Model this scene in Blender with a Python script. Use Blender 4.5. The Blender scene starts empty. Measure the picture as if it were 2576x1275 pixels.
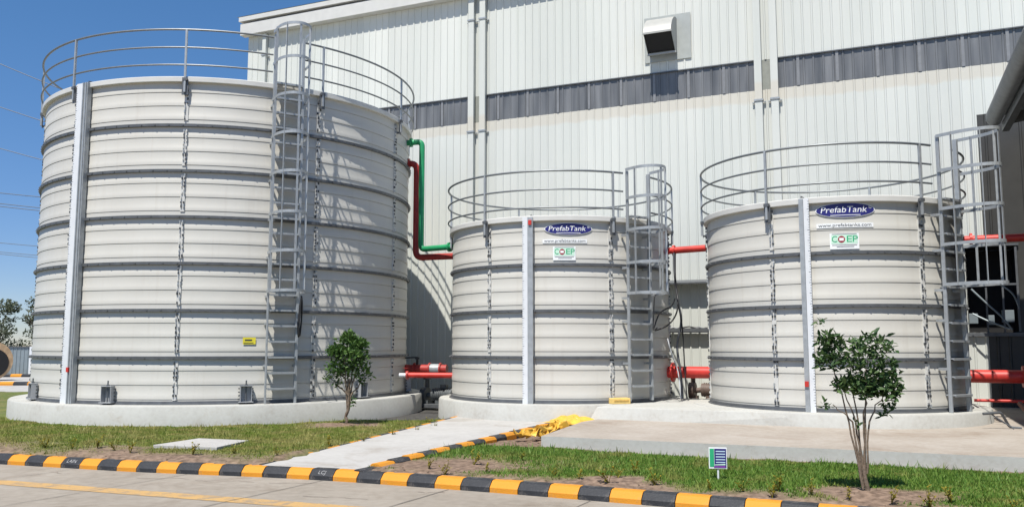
import bpy, bmesh, math, random
import numpy as np
from mathutils import Vector, Matrix
from math import sin, cos, pi, radians as R_, sqrt, atan2, hypot
random.seed(7); RNG = np.random.default_rng(7)
S = bpy.context.scene; COL = S.collection
# ------------------------------------------------------------------ camera, sky, sun, exposure
cam = bpy.data.cameras.new("camera"); camo = bpy.data.objects.new("camera", cam); COL.objects.link(camo)
camo.location = (0, 0, 1.2457); camo.rotation_euler = (R_(90 + 6.088), 0, 0)
cam.sensor_width = 36; cam.lens = 36 * 2154.9 / 2576; cam.clip_start = .1; cam.clip_end = 6000
S.camera = camo
SUN_EL, SUN_AZ = 62.0, 23.0            # light travels along +Y turned this much towards +X
W = bpy.data.worlds.new("World"); S.world = W; W.use_nodes = True
nt = W.node_tree; bg = nt.nodes["Background"]; sky = nt.nodes.new("ShaderNodeTexSky")
sky.sky_type = 'NISHITA'; sky.sun_disc = False
sky.sun_elevation = R_(SUN_EL); sky.sun_rotation = R_(180 + SUN_AZ)
sky.altitude = 1500; sky.air_density = 1.0; sky.dust_density = 0.15; sky.ozone_density = 1.6
bg.inputs[1].default_value = 0.105
hs = nt.nodes.new("ShaderNodeHueSaturation"); hs.inputs['Saturation'].default_value = 1.25; nt.links.new(sky.outputs[0], hs.inputs['Color'])
tcw = nt.nodes.new("ShaderNodeTexCoord"); sx = nt.nodes.new("ShaderNodeSeparateXYZ"); nt.links.new(tcw.outputs['Generated'], sx.inputs[0])
mrw = nt.nodes.new("ShaderNodeMapRange"); mrw.interpolation_type = 'SMOOTHSTEP'; mrw.inputs[1].default_value = -.05; mrw.inputs[2].default_value = .42; mrw.inputs[3].default_value = 0; mrw.inputs[4].default_value = 1; nt.links.new(sx.outputs['Z'], mrw.inputs[0])   # sky colour multiplied darker and bluer towards the horizon
mxw = nt.nodes.new("ShaderNodeMix"); mxw.data_type = 'RGBA'; mxw.blend_type = 'MULTIPLY'; mxw.inputs[0].default_value = 1; nt.links.new(hs.outputs[0], mxw.inputs[6]); mcw = nt.nodes.new('ShaderNodeMix'); mcw.data_type = 'RGBA'; mcw.inputs[6].default_value = (.50, .53, .70, 1); mcw.inputs[7].default_value = (.97, .95, .95, 1); nt.links.new(mrw.outputs[0], mcw.inputs[0]); nt.links.new(mcw.outputs[2], mxw.inputs[7]); nt.links.new(mxw.outputs[2], bg.inputs[0])
sl = bpy.data.lights.new("sun", 'SUN'); sl.energy = 4.7; sl.angle = R_(.5); sl.color = (1, .955, .88)
so = bpy.data.objects.new("sun", sl); COL.objects.link(so)
ld = Vector((sin(R_(SUN_AZ)) * cos(R_(SUN_EL)), cos(R_(SUN_AZ)) * cos(R_(SUN_EL)), -sin(R_(SUN_EL))))
so.rotation_euler = ld.to_track_quat('-Z', 'Y').to_euler(); so.location = (-20, -30, 50)
S.view_settings.view_transform = 'Standard'; S.view_settings.look = 'None'; S.view_settings.gamma = 1
S.view_settings.exposure = 0.47
S.render.engine = 'CYCLES'

# ------------------------------------------------------------------ helpers
PHI = R_(23.5)                          # the warehouse wall's frame: u along the wall, n into it
def WP(u, n, z=0): return (cos(PHI) * u + sin(PHI) * n, -sin(PHI) * u + cos(PHI) * n, z)

class MB:
    """collects verts and faces for one mesh"""
    def __init__(s): s.v = []; s.f = []; s.mi = []; s.cm = 0
    def add(s, vs, fs):
        o = len(s.v); s.v += [tuple(p) for p in vs]
        for f in fs: s.f.append([i + o for i in f]); s.mi.append(s.cm)
    def box(s, c, d, M=None):
        x, y, z = [k / 2 for k in d]
        vs = [Vector((a * x, b * y, e * z)) for a in (-1, 1) for b in (-1, 1) for e in (-1, 1)]
        if M is not None: vs = [M @ p for p in vs]
        vs = [p + Vector(c) for p in vs]
        s.add(vs, [(0, 1, 3, 2), (4, 6, 7, 5), (0, 4, 5, 1), (2, 3, 7, 6), (0, 2, 6, 4), (1, 5, 7, 3)])
    def prism(s, poly, z0, z1):
        n = len(poly)
        a = sum(poly[i][0] * poly[(i + 1) % n][1] - poly[(i + 1) % n][0] * poly[i][1] for i in range(n))
        if a < 0: poly = poly[::-1]
        s.add([(p[0], p[1], z0) for p in poly] + [(p[0], p[1], z1) for p in poly],
              [list(range(n))[::-1], list(range(n, 2 * n))] + [(i, (i + 1) % n, (i + 1) % n + n, i + n) for i in range(n)])
    def tube(s, pts, r, seg=8, caps=True, closed=False):
        pts = [Vector(p) for p in pts]; n = len(pts)
        rs = r if isinstance(r, (list, tuple)) else [r] * n
        rings = []; up = None
        for i, p in enumerate(pts):
            if closed: t = pts[(i + 1) % n] - pts[i - 1]
            else: t = (pts[min(i + 1, n - 1)] - pts[max(i - 1, 0)])
            t.normalize()
            if up is None: up = Vector((0, 0, 1)) if abs(t.z) < .95 else Vector((1, 0, 0))
            a = t.cross(up)
            if a.length < 1e-4: a = t.orthogonal()
            a.normalize(); b = a.cross(t); up = b.copy()
            k = 1
            if 0 < i < n - 1 and not closed:
                c = (pts[i] - pts[i - 1]).normalized().dot((pts[i + 1] - pts[i]).normalized()); k = 1
            rings.append([p + (a * cos(2 * pi * j / seg) + b * sin(2 * pi * j / seg)) * rs[i] * k for j in range(seg)])
        vs = [q for g in rings for q in g]; fs = []
        for i in range(n if closed else n - 1):
            o, o2 = i * seg, ((i + 1) % n) * seg
            for j in range(seg): fs.append((o + j, o2 + j, o2 + (j + 1) % seg, o + (j + 1) % seg))
        if caps and not closed: fs += [list(range(seg))[::-1], [(n - 1) * seg + j for j in range(seg)]]
        s.add(vs, fs)
    def bar(s, pts, w, h, normals):
        """flat bar along pts; w along normals, h along the other direction"""
        n = len(pts); vs = []
        for i, p in enumerate(pts):
            p = Vector(p); t = (Vector(pts[min(i + 1, n - 1)]) - Vector(pts[max(i - 1, 0)])).normalized()
            a = Vector(normals[i]).normalized(); b = t.cross(a).normalized()
            vs += [p + a * w / 2 + b * h / 2, p - a * w / 2 + b * h / 2, p - a * w / 2 - b * h / 2, p + a * w / 2 - b * h / 2]
        fs = [(0, 1, 2, 3), tuple((n - 1) * 4 + j for j in (3, 2, 1, 0))]
        for i in range(n - 1):
            for j in range(4): fs.append((i * 4 + j, i * 4 + 4 + j, i * 4 + 4 + (j + 1) % 4, i * 4 + (j + 1) % 4))
        s.add(vs, fs)
    def rev(s, prof, seg=96, a0=0, a1=2 * pi, c=(0, 0)):
        """revolve (r,z) profile about the z axis (open strip)"""
        full = abs(a1 - a0 - 2 * pi) < 1e-6; n = len(prof); m = seg if full else seg + 1
        vs = [(c[0] + r * cos(a0 + (a1 - a0) * i / seg), c[1] + r * sin(a0 + (a1 - a0) * i / seg), z) for i in range(m) for r, z in prof]
        fs = []
        for i in range(seg):
            o, o2 = i * n, ((i + 1) % m) * n
            for j in range(n - 1): fs.append((o + j, o2 + j, o2 + j + 1, o + j + 1))
        s.add(vs, fs)
    def build(s, name, mat, parent=None, smooth=None, loc=None, bevel=0):
        me = bpy.data.meshes.new(name); me.from_pydata(s.v, [], s.f)
        mats = mat if isinstance(mat, (list, tuple)) else [mat]
        for m in mats: me.materials.append(m)
        if len(mats) > 1: me.polygons.foreach_set('material_index', s.mi)
        bm = bmesh.new(); bm.from_mesh(me); bmesh.ops.recalc_face_normals(bm, faces=bm.faces)
        if bevel: bmesh.ops.bevel(bm, geom=[e for e in bm.edges if len(e.link_faces) == 2 and e.calc_face_angle(0) > .5], offset=bevel, segments=2, affect='EDGES', profile=.6)
        bm.to_mesh(me); bm.free()
        if smooth is not None:
            me.polygons.foreach_set('use_smooth', [True] * len(me.polygons)); me.set_sharp_from_angle(angle=R_(smooth))
        me.update(); o = bpy.data.objects.new(name, me); COL.objects.link(o)
        if parent: o.parent = parent
        if loc: o.location = loc
        return o
def tag(o, label, cat, group=None, kind=None):
    o['label'] = label; o['category'] = cat
    if group: o['group'] = group
    if kind: o['kind'] = kind
    return o
def struct(o): o['kind'] = 'structure'; return o
def thing(name, loc, label, cat, group=None, rz=0):
    o = bpy.data.objects.new(name, None); COL.objects.link(o); o.location = loc; o.rotation_euler.z = rz; o.empty_display_size = .3
    return tag(o, label, cat, group)
def copy_tree(o, parent=None):
    c = o.copy(); COL.objects.link(c)
    if parent: c.parent = parent
    for ch in list(o.children): copy_tree(ch, c)
    return c
def poly_round(pts, rad, n=6):
    """fillets the corners of a polyline"""
    pts = [Vector(p) for p in pts]; out = [pts[0]]
    for i in range(1, len(pts) - 1):
        a = (pts[i - 1] - pts[i]).normalized(); b = (pts[i + 1] - pts[i]).normalized()
        p, q = pts[i] + a * rad, pts[i] + b * rad
        for k in range(n + 1):
            t = k / n; out.append(p * (1 - t) ** 2 + pts[i] * 2 * t * (1 - t) + q * t * t)
    out.append(pts[-1]); return out

# ------------------------------------------------------------------ materials
def nodes(name):
    m = bpy.data.materials.new(name); m.use_nodes = True
    return m, m.node_tree.nodes, m.node_tree.links, m.node_tree.nodes['Principled BSDF']
def mat(name, col, rough=.6, metal=0, var=.08, scale=6, bump=0, bscale=40, spec=.5, streak=False):
    """plain paint or metal with faint cloudy wear"""
    m, N, L, B = nodes(name)
    tc = N.new('ShaderNodeTexCoord'); no = N.new('ShaderNodeTexNoise'); no.inputs['Scale'].default_value = scale; no.inputs['Detail'].default_value = 6
    if streak:
        mp = N.new('ShaderNodeMapping'); mp.inputs['Scale'].default_value = streak; L.new(tc.outputs['Object'], mp.inputs[0]); L.new(mp.outputs[0], no.inputs['Vector'])
    else: L.new(tc.outputs['Object'], no.inputs['Vector'])
    r = N.new('ShaderNodeValToRGB'); c = Vector(col)
    r.color_ramp.elements[0].position = .3; r.color_ramp.elements[1].position = .7
    r.color_ramp.elements[0].color = (*(c * (1 - var)), 1); r.color_ramp.elements[1].color = (*[min(1, k) for k in c * (1 + var)], 1)
    L.new(no.outputs[0], r.inputs[0]); L.new(r.outputs[0], B.inputs['Base Color'])
    B.inputs['Roughness'].default_value = rough; B.inputs['Metallic'].default_value = metal; B.inputs['Specular IOR Level'].default_value = spec
    if bump:
        n2 = N.new('ShaderNodeTexNoise'); n2.inputs['Scale'].default_value = bscale; n2.inputs['Detail'].default_value = 5; L.new(tc.outputs['Object'], n2.inputs['Vector'])
        bp = N.new('ShaderNodeBump'); bp.inputs['Strength'].default_value = bump; bp.inputs['Distance'].default_value = .02
        L.new(n2.outputs[0], bp.inputs['Height']); L.new(bp.outputs[0], B.inputs['Normal'])
    return m
def ground_mat(name, stops, scale, bump=.3, bscale=60, rough=.9, fine=None):
    """mixture of several noises through a colour ramp"""
    m, N, L, B = nodes(name); tc = N.new('ShaderNodeTexCoord')
    a = N.new('ShaderNodeTexNoise'); a.inputs['Scale'].default_value = scale; a.inputs['Detail'].default_value = 8; a.inputs['Roughness'].default_value = .65
    b = N.new('ShaderNodeTexNoise'); b.inputs['Scale'].default_value = fine or scale * 14; b.inputs['Detail'].default_value = 4
    for k in (a, b): L.new(tc.outputs['Object'], k.inputs['Vector'])
    mx = N.new('ShaderNodeMath'); mx.operation = 'MULTIPLY_ADD'; mx.inputs[1].default_value = .35; L.new(b.outputs[0], mx.inputs[0]); 
    m2 = N.new('ShaderNodeMath'); m2.operation = 'MULTIPLY'; m2.inputs[1].default_value = .65; L.new(a.outputs[0], m2.inputs[0]); L.new(m2.outputs[0], mx.inputs[2])
    r = N.new('ShaderNodeValToRGB')
    while len(r.color_ramp.elements) < len(stops): r.color_ramp.elements.new(.5)
    for e, (p, c) in zip(r.color_ramp.elements, stops): e.position = p; e.color = (*c, 1)
    L.new(mx.outputs[0], r.inputs[0]); L.new(r.outputs[0], B.inputs['Base Color']); B.inputs['Roughness'].default_value = rough; B.inputs['Specular IOR Level'].default_value = .25
    bp = N.new('ShaderNodeBump'); bp.inputs['Strength'].default_value = bump; bp.inputs['Distance'].default_value = .02
    n3 = N.new('ShaderNodeTexNoise'); n3.inputs['Scale'].default_value = bscale; n3.inputs['Detail'].default_value = 5; L.new(tc.outputs['Object'], n3.inputs['Vector'])
    L.new(n3.outputs[0], bp.inputs['Height']); L.new(bp.outputs[0], B.inputs['Normal'])
    return m
def leaf_mat(name, c0, c1):
    m, N, L, B = nodes(name); ge = N.new('ShaderNodeNewGeometry'); r = N.new('ShaderNodeValToRGB')
    r.color_ramp.elements[0].color = (*c0, 1); r.color_ramp.elements[1].color = (*c1, 1)
    L.new(ge.outputs['Random Per Island'], r.inputs[0]); L.new(r.outputs[0], B.inputs['Base Color']); B.inputs['Roughness'].default_value = .55; B.inputs['Specular IOR Level'].default_value = .3
    t = N.new('ShaderNodeBsdfTranslucent'); L.new(r.outputs[0], t.inputs[0]); mx = N.new('ShaderNodeMixShader'); mx.inputs[0].default_value = .3
    L.new(B.outputs[0], mx.inputs[1]); L.new(t.outputs[0], mx.inputs[2]); L.new(mx.outputs[0], N['Material Output'].inputs[0])
    return m
M = dict(
    tank=None,
    lip=mat('tank_rim_paint', (.56, .555, .525), .4, 0, .05, 3),
    galv=mat('galvanised_steel', (.36, .38, .39), .45, .35, .12, 9),
    galvd=mat('weathered_galvanised_steel', (.115, .122, .13), .5, .3, .15, 7),
    railm=mat('dull_rail_steel', (.17, .185, .195), .5, .4, .12, 9), shoe=mat('zinc_plate', (.34, .35, .36), .5, .15, .1, 8),
    dark=mat('dark_steel', (.06, .065, .07), .5, .3),
    white=mat('white_scale_board', (.64, .66, .68), .5, 0, .04),
    wallp=None, conc=None,
    red=mat('red_pipe_paint', (.50, .03, .02), .48, 0, .2, 5), dred=mat('dark_red_pipe_paint', (.34, .028, .022), .5, 0, .2, 5),
    green=mat('green_pipe_paint', (.014, .26, .10), .5, 0, .18, 4),
    blackr=mat('black_rubber', (.015, .015, .016), .5), blue=mat('navy_print', (.018, .018, .15), .4, 0, .1, 4),
    ink=mat('black_ink', (.03, .03, .04), .5), wprint=mat('white_print', (.78, .80, .80), .45, 0, .02),
    lblue=mat('pale_blue_print', (.50, .66, .75), .5), cgreen=mat('green_print', (.02, .36, .16), .5), cred=mat('crimson_print', (.30, .012, .03), .5), palegreen=mat('pale_green_print', (.52, .74, .60), .5),
    yel=mat('yellow_label', (.72, .62, .04), .5), plast=mat('yellow_plastic_sheet', (.66, .38, .045), .5, 0, .2, 7),
    foam=mat('yellow_foam', (.72, .50, .16), .7, 0, .12, 12, .3),
    bark=mat('young_bark', (.16, .12, .085), .85, 0, .25, 20, .5, 30),
    leaf=leaf_mat('leaf_green', (.03, .08, .02), (.12, .21, .05)), leafd=leaf_mat('leaf_dark', (.026, .07, .026), (.11, .18, .06)),
    leafy=leaf_mat('seedling_leaf', (.14, .14, .015), (.34, .27, .03)), leafg=leaf_mat('far_leaf', (.06, .08, .05), (.14, .16, .10)),
    blade=leaf_mat('grass_blade', (.10, .16, .02), (.25, .25, .055)), bladeg=leaf_mat('lush_grass_blade', (.06, .145, .02), (.16, .25, .045)),
    wood=mat('pale_drum_wood', (.56, .38, .22), .75, 0, .2, 4, .2, 20), sheet=mat('grey_fence_sheet', (.22, .26, .28), .5, .2, .08, 3),
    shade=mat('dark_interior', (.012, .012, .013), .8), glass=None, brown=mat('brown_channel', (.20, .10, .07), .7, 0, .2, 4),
    kyel=None, kblk=None, iron=mat('painted_pump_body', (.10, .11, .115), .5, .2, .2, 8), pumpr=mat('dull_brown_pump', (.12, .085, .07), .6, 0, .2, 8),
)
def tank_paint():
    m, N, L, B = nodes('tank_paint'); tc = N.new('ShaderNodeTexCoord')
    def noise(sc, v, det=5):
        n = N.new('ShaderNodeTexNoise'); mp = N.new('ShaderNodeMapping'); mp.inputs['Scale'].default_value = v; n.inputs['Scale'].default_value = sc; n.inputs['Detail'].default_value = det
        L.new(tc.outputs['Object'], mp.inputs[0]); L.new(mp.outputs[0], n.inputs['Vector']); return n
    a = noise(1.0, (.7, .7, .5)); r1 = N.new('ShaderNodeValToRGB'); r1.color_ramp.elements[0].position = .3; r1.color_ramp.elements[1].position = .7
    r1.color_ramp.elements[0].color = (.49, .475, .43, 1); r1.color_ramp.elements[1].color = (.53, .52, .475, 1); L.new(a.outputs[0], r1.inputs[0])
    b = noise(1.0, (9, 9, .55), 7); r2 = N.new('ShaderNodeValToRGB'); r2.color_ramp.elements[0].position = .56; r2.color_ramp.elements[1].position = .78
    r2.color_ramp.elements[0].color = (0, 0, 0, 1); r2.color_ramp.elements[1].color = (.30, .30, .30, 1); L.new(b.outputs[0], r2.inputs[0])
    mx = N.new('ShaderNodeMix'); mx.data_type = 'RGBA'; L.new(r2.outputs[0], mx.inputs[0]); L.new(r1.outputs[0], mx.inputs[6]); mx.inputs[7].default_value = (.40, .365, .31, 1)
    L.new(mx.outputs[2], B.inputs['Base Color']); B.inputs['Roughness'].default_value = .46
    w = noise(1.6, (1, 1, 1), 2); bp = N.new('ShaderNodeBump'); bp.inputs['Strength'].default_value = .35; bp.inputs['Distance'].default_value = .02; L.new(w.outputs[0], bp.inputs['Height']); L.new(bp.outputs[0], B.inputs['Normal'])
    return m
M['tank'] = tank_paint()
def blade_mat(name, c0, c1, straw, lo, hi):
    m = leaf_mat(name, c0, c1); N, L = m.node_tree.nodes, m.node_tree.links; r0 = [n for n in N if n.type == 'VALTORGB'][0]
    tc = N.new('ShaderNodeTexCoord'); no = N.new('ShaderNodeTexNoise'); no.inputs['Scale'].default_value = 1.7; no.inputs['Detail'].default_value = 6; no.inputs['Roughness'].default_value = .7; L.new(tc.outputs['Object'], no.inputs['Vector'])
    mr = N.new('ShaderNodeMapRange'); mr.inputs[1].default_value = lo; mr.inputs[2].default_value = hi; mr.inputs[4].default_value = .9; L.new(no.outputs[0], mr.inputs[0])
    mx = N.new('ShaderNodeMix'); mx.data_type = 'RGBA'; L.new(mr.outputs[0], mx.inputs[0]); L.new(r0.outputs[0], mx.inputs[6]); mx.inputs[7].default_value = (*straw, 1)
    for l in list(r0.outputs[0].links):
        if l.to_node != mx: q = l.to_socket; L.remove(l); L.new(mx.outputs[2], q)
    return m
M['blade'] = blade_mat('grass_blade', (.12, .20, .025), (.26, .30, .06), (.38, .33, .12), .41, .60)
M['bladeg'] = blade_mat('lush_grass_blade', (.075, .18, .025), (.20, .30, .055), (.34, .31, .10), .50, .68)
# cladding: pale green-white sheet with faint tone panel by panel and the dusty strip under the window band
def cladding():
    m, N, L, B = nodes('pale_cladding'); tc = N.new('ShaderNodeTexCoord')
    no = N.new('ShaderNodeTexNoise'); mp = N.new('ShaderNodeMapping'); mp.inputs['Scale'].default_value = (1.1, 1, .12); no.inputs['Scale'].default_value = 1; no.inputs['Detail'].default_value = 3
    L.new(tc.outputs['Object'], mp.inputs[0]); L.new(mp.outputs[0], no.inputs['Vector'])
    r = N.new('ShaderNodeValToRGB'); r.color_ramp.elements[0].color = (.56, .58, .54, 1); r.color_ramp.elements[1].color = (.61, .622, .58, 1); r.color_ramp.elements[0].position = .35; r.color_ramp.elements[1].position = .65
    L.new(no.outputs[0], r.inputs[0])
    sp = N.new('ShaderNodeSeparateXYZ'); L.new(tc.outputs['Object'], sp.inputs[0])
    n2 = N.new('ShaderNodeTexNoise'); n2.inputs['Scale'].default_value = 3.2; n2.inputs['Detail'].default_value = 6; L.new(tc.outputs['Object'], n2.inputs['Vector'])
    a = N.new('ShaderNodeMath'); a.operation = 'MULTIPLY_ADD'; a.inputs[1].default_value = .22; a.inputs[2].default_value = -.11; L.new(n2.outputs[0], a.inputs[0])
    b = N.new('ShaderNodeMath'); L.new(sp.outputs['Z'], b.inputs[0]); L.new(a.outputs[0], b.inputs[1])
    mr = N.new('ShaderNodeMapRange'); mr.inputs[1].default_value = 7.90; mr.inputs[2].default_value = 7.98; L.new(b.outputs[0], mr.inputs[0])
    mr2 = N.new('ShaderNodeMapRange'); mr2.inputs[1].default_value = 8.5; mr2.inputs[2].default_value = 8.4; L.new(sp.outputs['Z'], mr2.inputs[0])
    mu = N.new('ShaderNodeMath'); mu.operation = 'MULTIPLY'; L.new(mr.outputs[0], mu.inputs[0]); L.new(mr2.outputs[0], mu.inputs[1])
    mu2 = N.new('ShaderNodeMath'); mu2.operation = 'MULTIPLY'; mu2.inputs[1].default_value = .65; L.new(mu.outputs[0], mu2.inputs[0])
    fl = N.new('ShaderNodeMath'); fl.operation = 'FLOOR'; L.new(sp.outputs['X'], fl.inputs[0]); wn = N.new('ShaderNodeTexWhiteNoise'); wn.noise_dimensions = '1D'; L.new(fl.outputs[0], wn.inputs['W'])
    mrp = N.new('ShaderNodeMapRange'); mrp.inputs[3].default_value = .94; mrp.inputs[4].default_value = 1.03; L.new(wn.outputs['Value'], mrp.inputs[0])
    sm = N.new('ShaderNodeMix'); sm.data_type = 'RGBA'; sm.blend_type = 'MULTIPLY'; sm.inputs[0].default_value = 1; L.new(r.outputs[0], sm.inputs[6]); L.new(mrp.outputs[0], sm.inputs[7])
    mx = N.new('ShaderNodeMix'); mx.data_type = 'RGBA'; L.new(mu2.outputs[0], mx.inputs[0]); L.new(sm.outputs[2], mx.inputs[6]); mx.inputs[7].default_value = (.54, .50, .42, 1)
    L.new(mx.outputs[2], B.inputs['Base Color']); B.inputs['Roughness'].default_value = .5; B.inputs['Specular IOR Level'].default_value = .35
    return m
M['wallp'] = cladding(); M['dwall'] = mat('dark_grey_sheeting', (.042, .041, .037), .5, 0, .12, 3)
def band():
    m, N, L, B = nodes('smoky_daylight_sheet'); tc = N.new('ShaderNodeTexCoord'); mp = N.new('ShaderNodeMapping'); mp.inputs['Scale'].default_value = (3.2, 1, .35)
    no = N.new('ShaderNodeTexNoise'); no.inputs['Scale'].default_value = 1; no.inputs['Detail'].default_value = 3; L.new(tc.outputs['Object'], mp.inputs[0]); L.new(mp.outputs[0], no.inputs['Vector'])
    r = N.new('ShaderNodeValToRGB'); r.color_ramp.elements[0].position = .32; r.color_ramp.elements[1].position = .7
    r.color_ramp.elements[0].color = (.085, .09, .096, 1); r.color_ramp.elements[1].color = (.20, .205, .21, 1)
    L.new(no.outputs[0], r.inputs[0]); L.new(r.outputs[0], B.inputs['Base Color']); B.inputs['Roughness'].default_value = .35
    return m
M['glass'] = band(); M['joint'] = mat('panel_joint_sheet', (.20, .205, .212), .4, 0, .1)
M['conc'] = ground_mat('pale_render', [(.3, (.34, .32, .285)), (.42, (.41, .405, .375)), (.55, (.445, .445, .415)), (.7, (.475, .475, .45))], 1.1, .08, 30)
M['slabc'] = ground_mat('dusty_slab', [(.3, (.29, .25, .21)), (.5, (.355, .315, .27)), (.7, (.42, .385, .345))], .9, .1, 40)
M['road'] = ground_mat('road_concrete', [(.3, (.225, .196, .16)), (.5, (.29, .257, .214)), (.68, (.345, .31, .262))], .55, .12, 60)
M['path'] = ground_mat('path_concrete', [(.3, (.33, .315, .295)), (.5, (.40, .39, .37)), (.7, (.45, .44, .42))], .8, .1, 60)
M['soil'] = ground_mat('soil', [(.3, (.16, .105, .07)), (.5, (.27, .19, .135)), (.7, (.36, .27, .20))], 2.0, .8, 25)
M['kyel'] = ground_mat('kerb_yellow_paint', [(.28, (.46, .18, .02)), (.42, (.58, .24, .022)), (.60, (.62, .26, .027)), (.645, (.50, .25, .06)), (.67, (.30, .25, .19))], 3.5, .2, 50, .6)
M['kblk'] = ground_mat('kerb_black_paint', [(.3, (.022, .023, .026)), (.52, (.036, .038, .042)), (.60, (.06, .06, .066)), (.66, (.16, .15, .14))], 3.5, .2, 50, .55)
M['line'] = ground_mat('worn_yellow_line', [(.32, (.28, .235, .18)), (.48, (.46, .29, .12)), (.75, (.50, .32, .12))], 2.2, .1, 60)

def stain(m, col, scale, lo, hi, amt):
    N, L = m.node_tree.nodes, m.node_tree.links; B = N['Principled BSDF']; src = B.inputs['Base Color'].links[0].from_socket
    tc = N.new('ShaderNodeTexCoord'); no = N.new('ShaderNodeTexNoise'); no.inputs['Scale'].default_value = scale; no.inputs['Detail'].default_value = 9; no.inputs['Roughness'].default_value = .7; no.inputs['Distortion'].default_value = .6; L.new(tc.outputs['Object'], no.inputs['Vector'])
    mr = N.new('ShaderNodeMapRange'); mr.inputs[1].default_value = lo; mr.inputs[2].default_value = hi; mr.inputs[4].default_value = amt; L.new(no.outputs[0], mr.inputs[0])
    mx = N.new('ShaderNodeMix'); mx.data_type = 'RGBA'; L.new(mr.outputs[0], mx.inputs[0]); L.new(src, mx.inputs[6]); mx.inputs[7].default_value = (*col, 1); L.new(mx.outputs[2], B.inputs['Base Color'])
stain(M['road'], (.17, .135, .10), .9, .54, .68, .55); stain(M['path'], (.24, .20, .155), .7, .53, .68, .5); stain(M['slabc'], (.22, .165, .12), .5, .52, .66, .6); stain(M['conc'], (.30, .25, .19), 1.7, .58, .72, .45)
stain(M['kyel'], (.28, .20, .11), 6, .56, .66, .6); stain(M['kblk'], (.17, .15, .13), 6, .55, .66, .6); stain(M['line'], (.24, .20, .155), 5, .50, .60, .75)
# ------------------------------------------------------------------ the warehouse
def clad_profile(u0, u1, pitch=.25, h=.028):
    out = []; k = math.ceil(u0 / pitch) ; out.append((u0, 0))
    c = k * pitch
    while c + .045 < u1:
        if c - .045 > u0: out += [(c - .034, 0), (c - .018, h), (c + .018, h), (c + .034, 0)]
        c += pitch
    out.append((u1, 0)); return out
def clad(mb, u0, u1, z0, z1, pitch=.25, h=.024, n0=0, nz=1):
    pr = clad_profile(u0, u1, pitch, h); n = len(pr); zs = [z0 + (z1 - z0) * i / nz for i in range(nz + 1)]
    mb.add([(u, n0 - d, z) for z in zs for u, d in pr], [(k * n + i, k * n + i + 1, k * n + n + i + 1, k * n + n + i) for k in range(nz) for i in range(n - 1)])
bld = thing('warehouse', WP(0, 24, 0), 'large pale green-white corrugated warehouse with a dark window band, behind the tanks', 'warehouse', rz=-PHI)
UL, UR = -20.95, 14.0
m = MB(); clad(m, UL, 1.9, -.45, 8.27); clad(m, 1.9, 2.3, -.45, 1.55); clad(m, 1.9, 2.32, 3.66, 8.27); clad(m, 2.32, UR, 7.0, 8.27); clad(m, UL, UR, 9.12, 13.0)
m.build('wall', M['wallp'], bld)
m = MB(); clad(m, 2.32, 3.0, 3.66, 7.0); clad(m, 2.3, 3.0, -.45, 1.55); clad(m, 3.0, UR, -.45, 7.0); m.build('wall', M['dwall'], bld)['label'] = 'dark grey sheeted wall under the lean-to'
m = MB(); m.box(((UL + .02), 15, 6.25), (.04, 29.9, 13)); m.box(((UL + UR) / 2, 30, 6.25), (UR - UL, .04, 13)); m.box((UR, 15, 6.25), (.04, 29.9, 13)); m.build('wall', M['wallp'], bld)
m = MB(); m.add([(UL - .3, -.32, 13.12), (UR, -.32, 13.12), (UR, 15, 15), (UL - .3, 15, 15), (UR, 30.4, 13.12), (UL - .3, 30.4, 13.12)], [(0, 1, 2, 3), (3, 2, 4, 5)]); m.build('roof', M['sheet'], bld)
m = MB(); m.box(((UL + UR) / 2 - .07, -.165, 12.63), (UR - UL + .14, .27, .42))           # gutter box
m.build('gutter', M['lip'], bld)
m = MB(); m.box(((UL + UR) / 2 - .08, -.18, 13.0), (UR - UL + .2, .34, .16)); m.build('roof_trim', M['lip'], bld)
for u0, u1 in ((UL, -11.86), (-11.32, -2.98), (-2.48, UR)):
    m = MB(); clad(m, u0, u1, 8.275, 9.115, h=.02, n0=.012); w = m.build('window', M['glass'], bld)
    u = math.ceil(u0) + .1
    while u < min(u1, 6):
        m = MB(); m.box((u, -.012, 8.695), (.075, .012, .82)); m.build('mullion', M['joint'], w); u += 1.0
    m = MB(); m.box(((u0 + u1) / 2, -.022, 9.12), (u1 - u0, .05, .03)); m.build('frame', M['galvd'], w)
# the column casings between window bays
for u0, u1 in ((-11.86, -11.32), (-2.98, -2.48)):
    m = MB(); m.box(((u0 + u1) / 2, .01, 8.695), (u1 - u0, .02, .84)); m.build('column_infill', mat('infill_sheet', (.25, .26, .23), .6), bld)
def downpipe(u, w=.17):
    m = MB(); m.box((u, -.11, 6.0), (w, .12, 12.8)); p = m.build('downpipe', M['wallp'], bld, bevel=.012)
    for z in (11.6, 7.95, 4.2, .8):
        m = MB(); m.box((u, -.12, z), (w + .05, .15, .05)); m.box((u - w / 2 - .05, -.05, z - .04), (.06, .06, .03)); m.box((u + w / 2 + .05, -.05, z - .04), (.06, .06, .03)); m.build('bracket', M['galv'], p)
for u in (-11.80, -11.40, -2.95, -2.52, -20.1): downpipe(u, .2 if u > -20 else .16)
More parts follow.
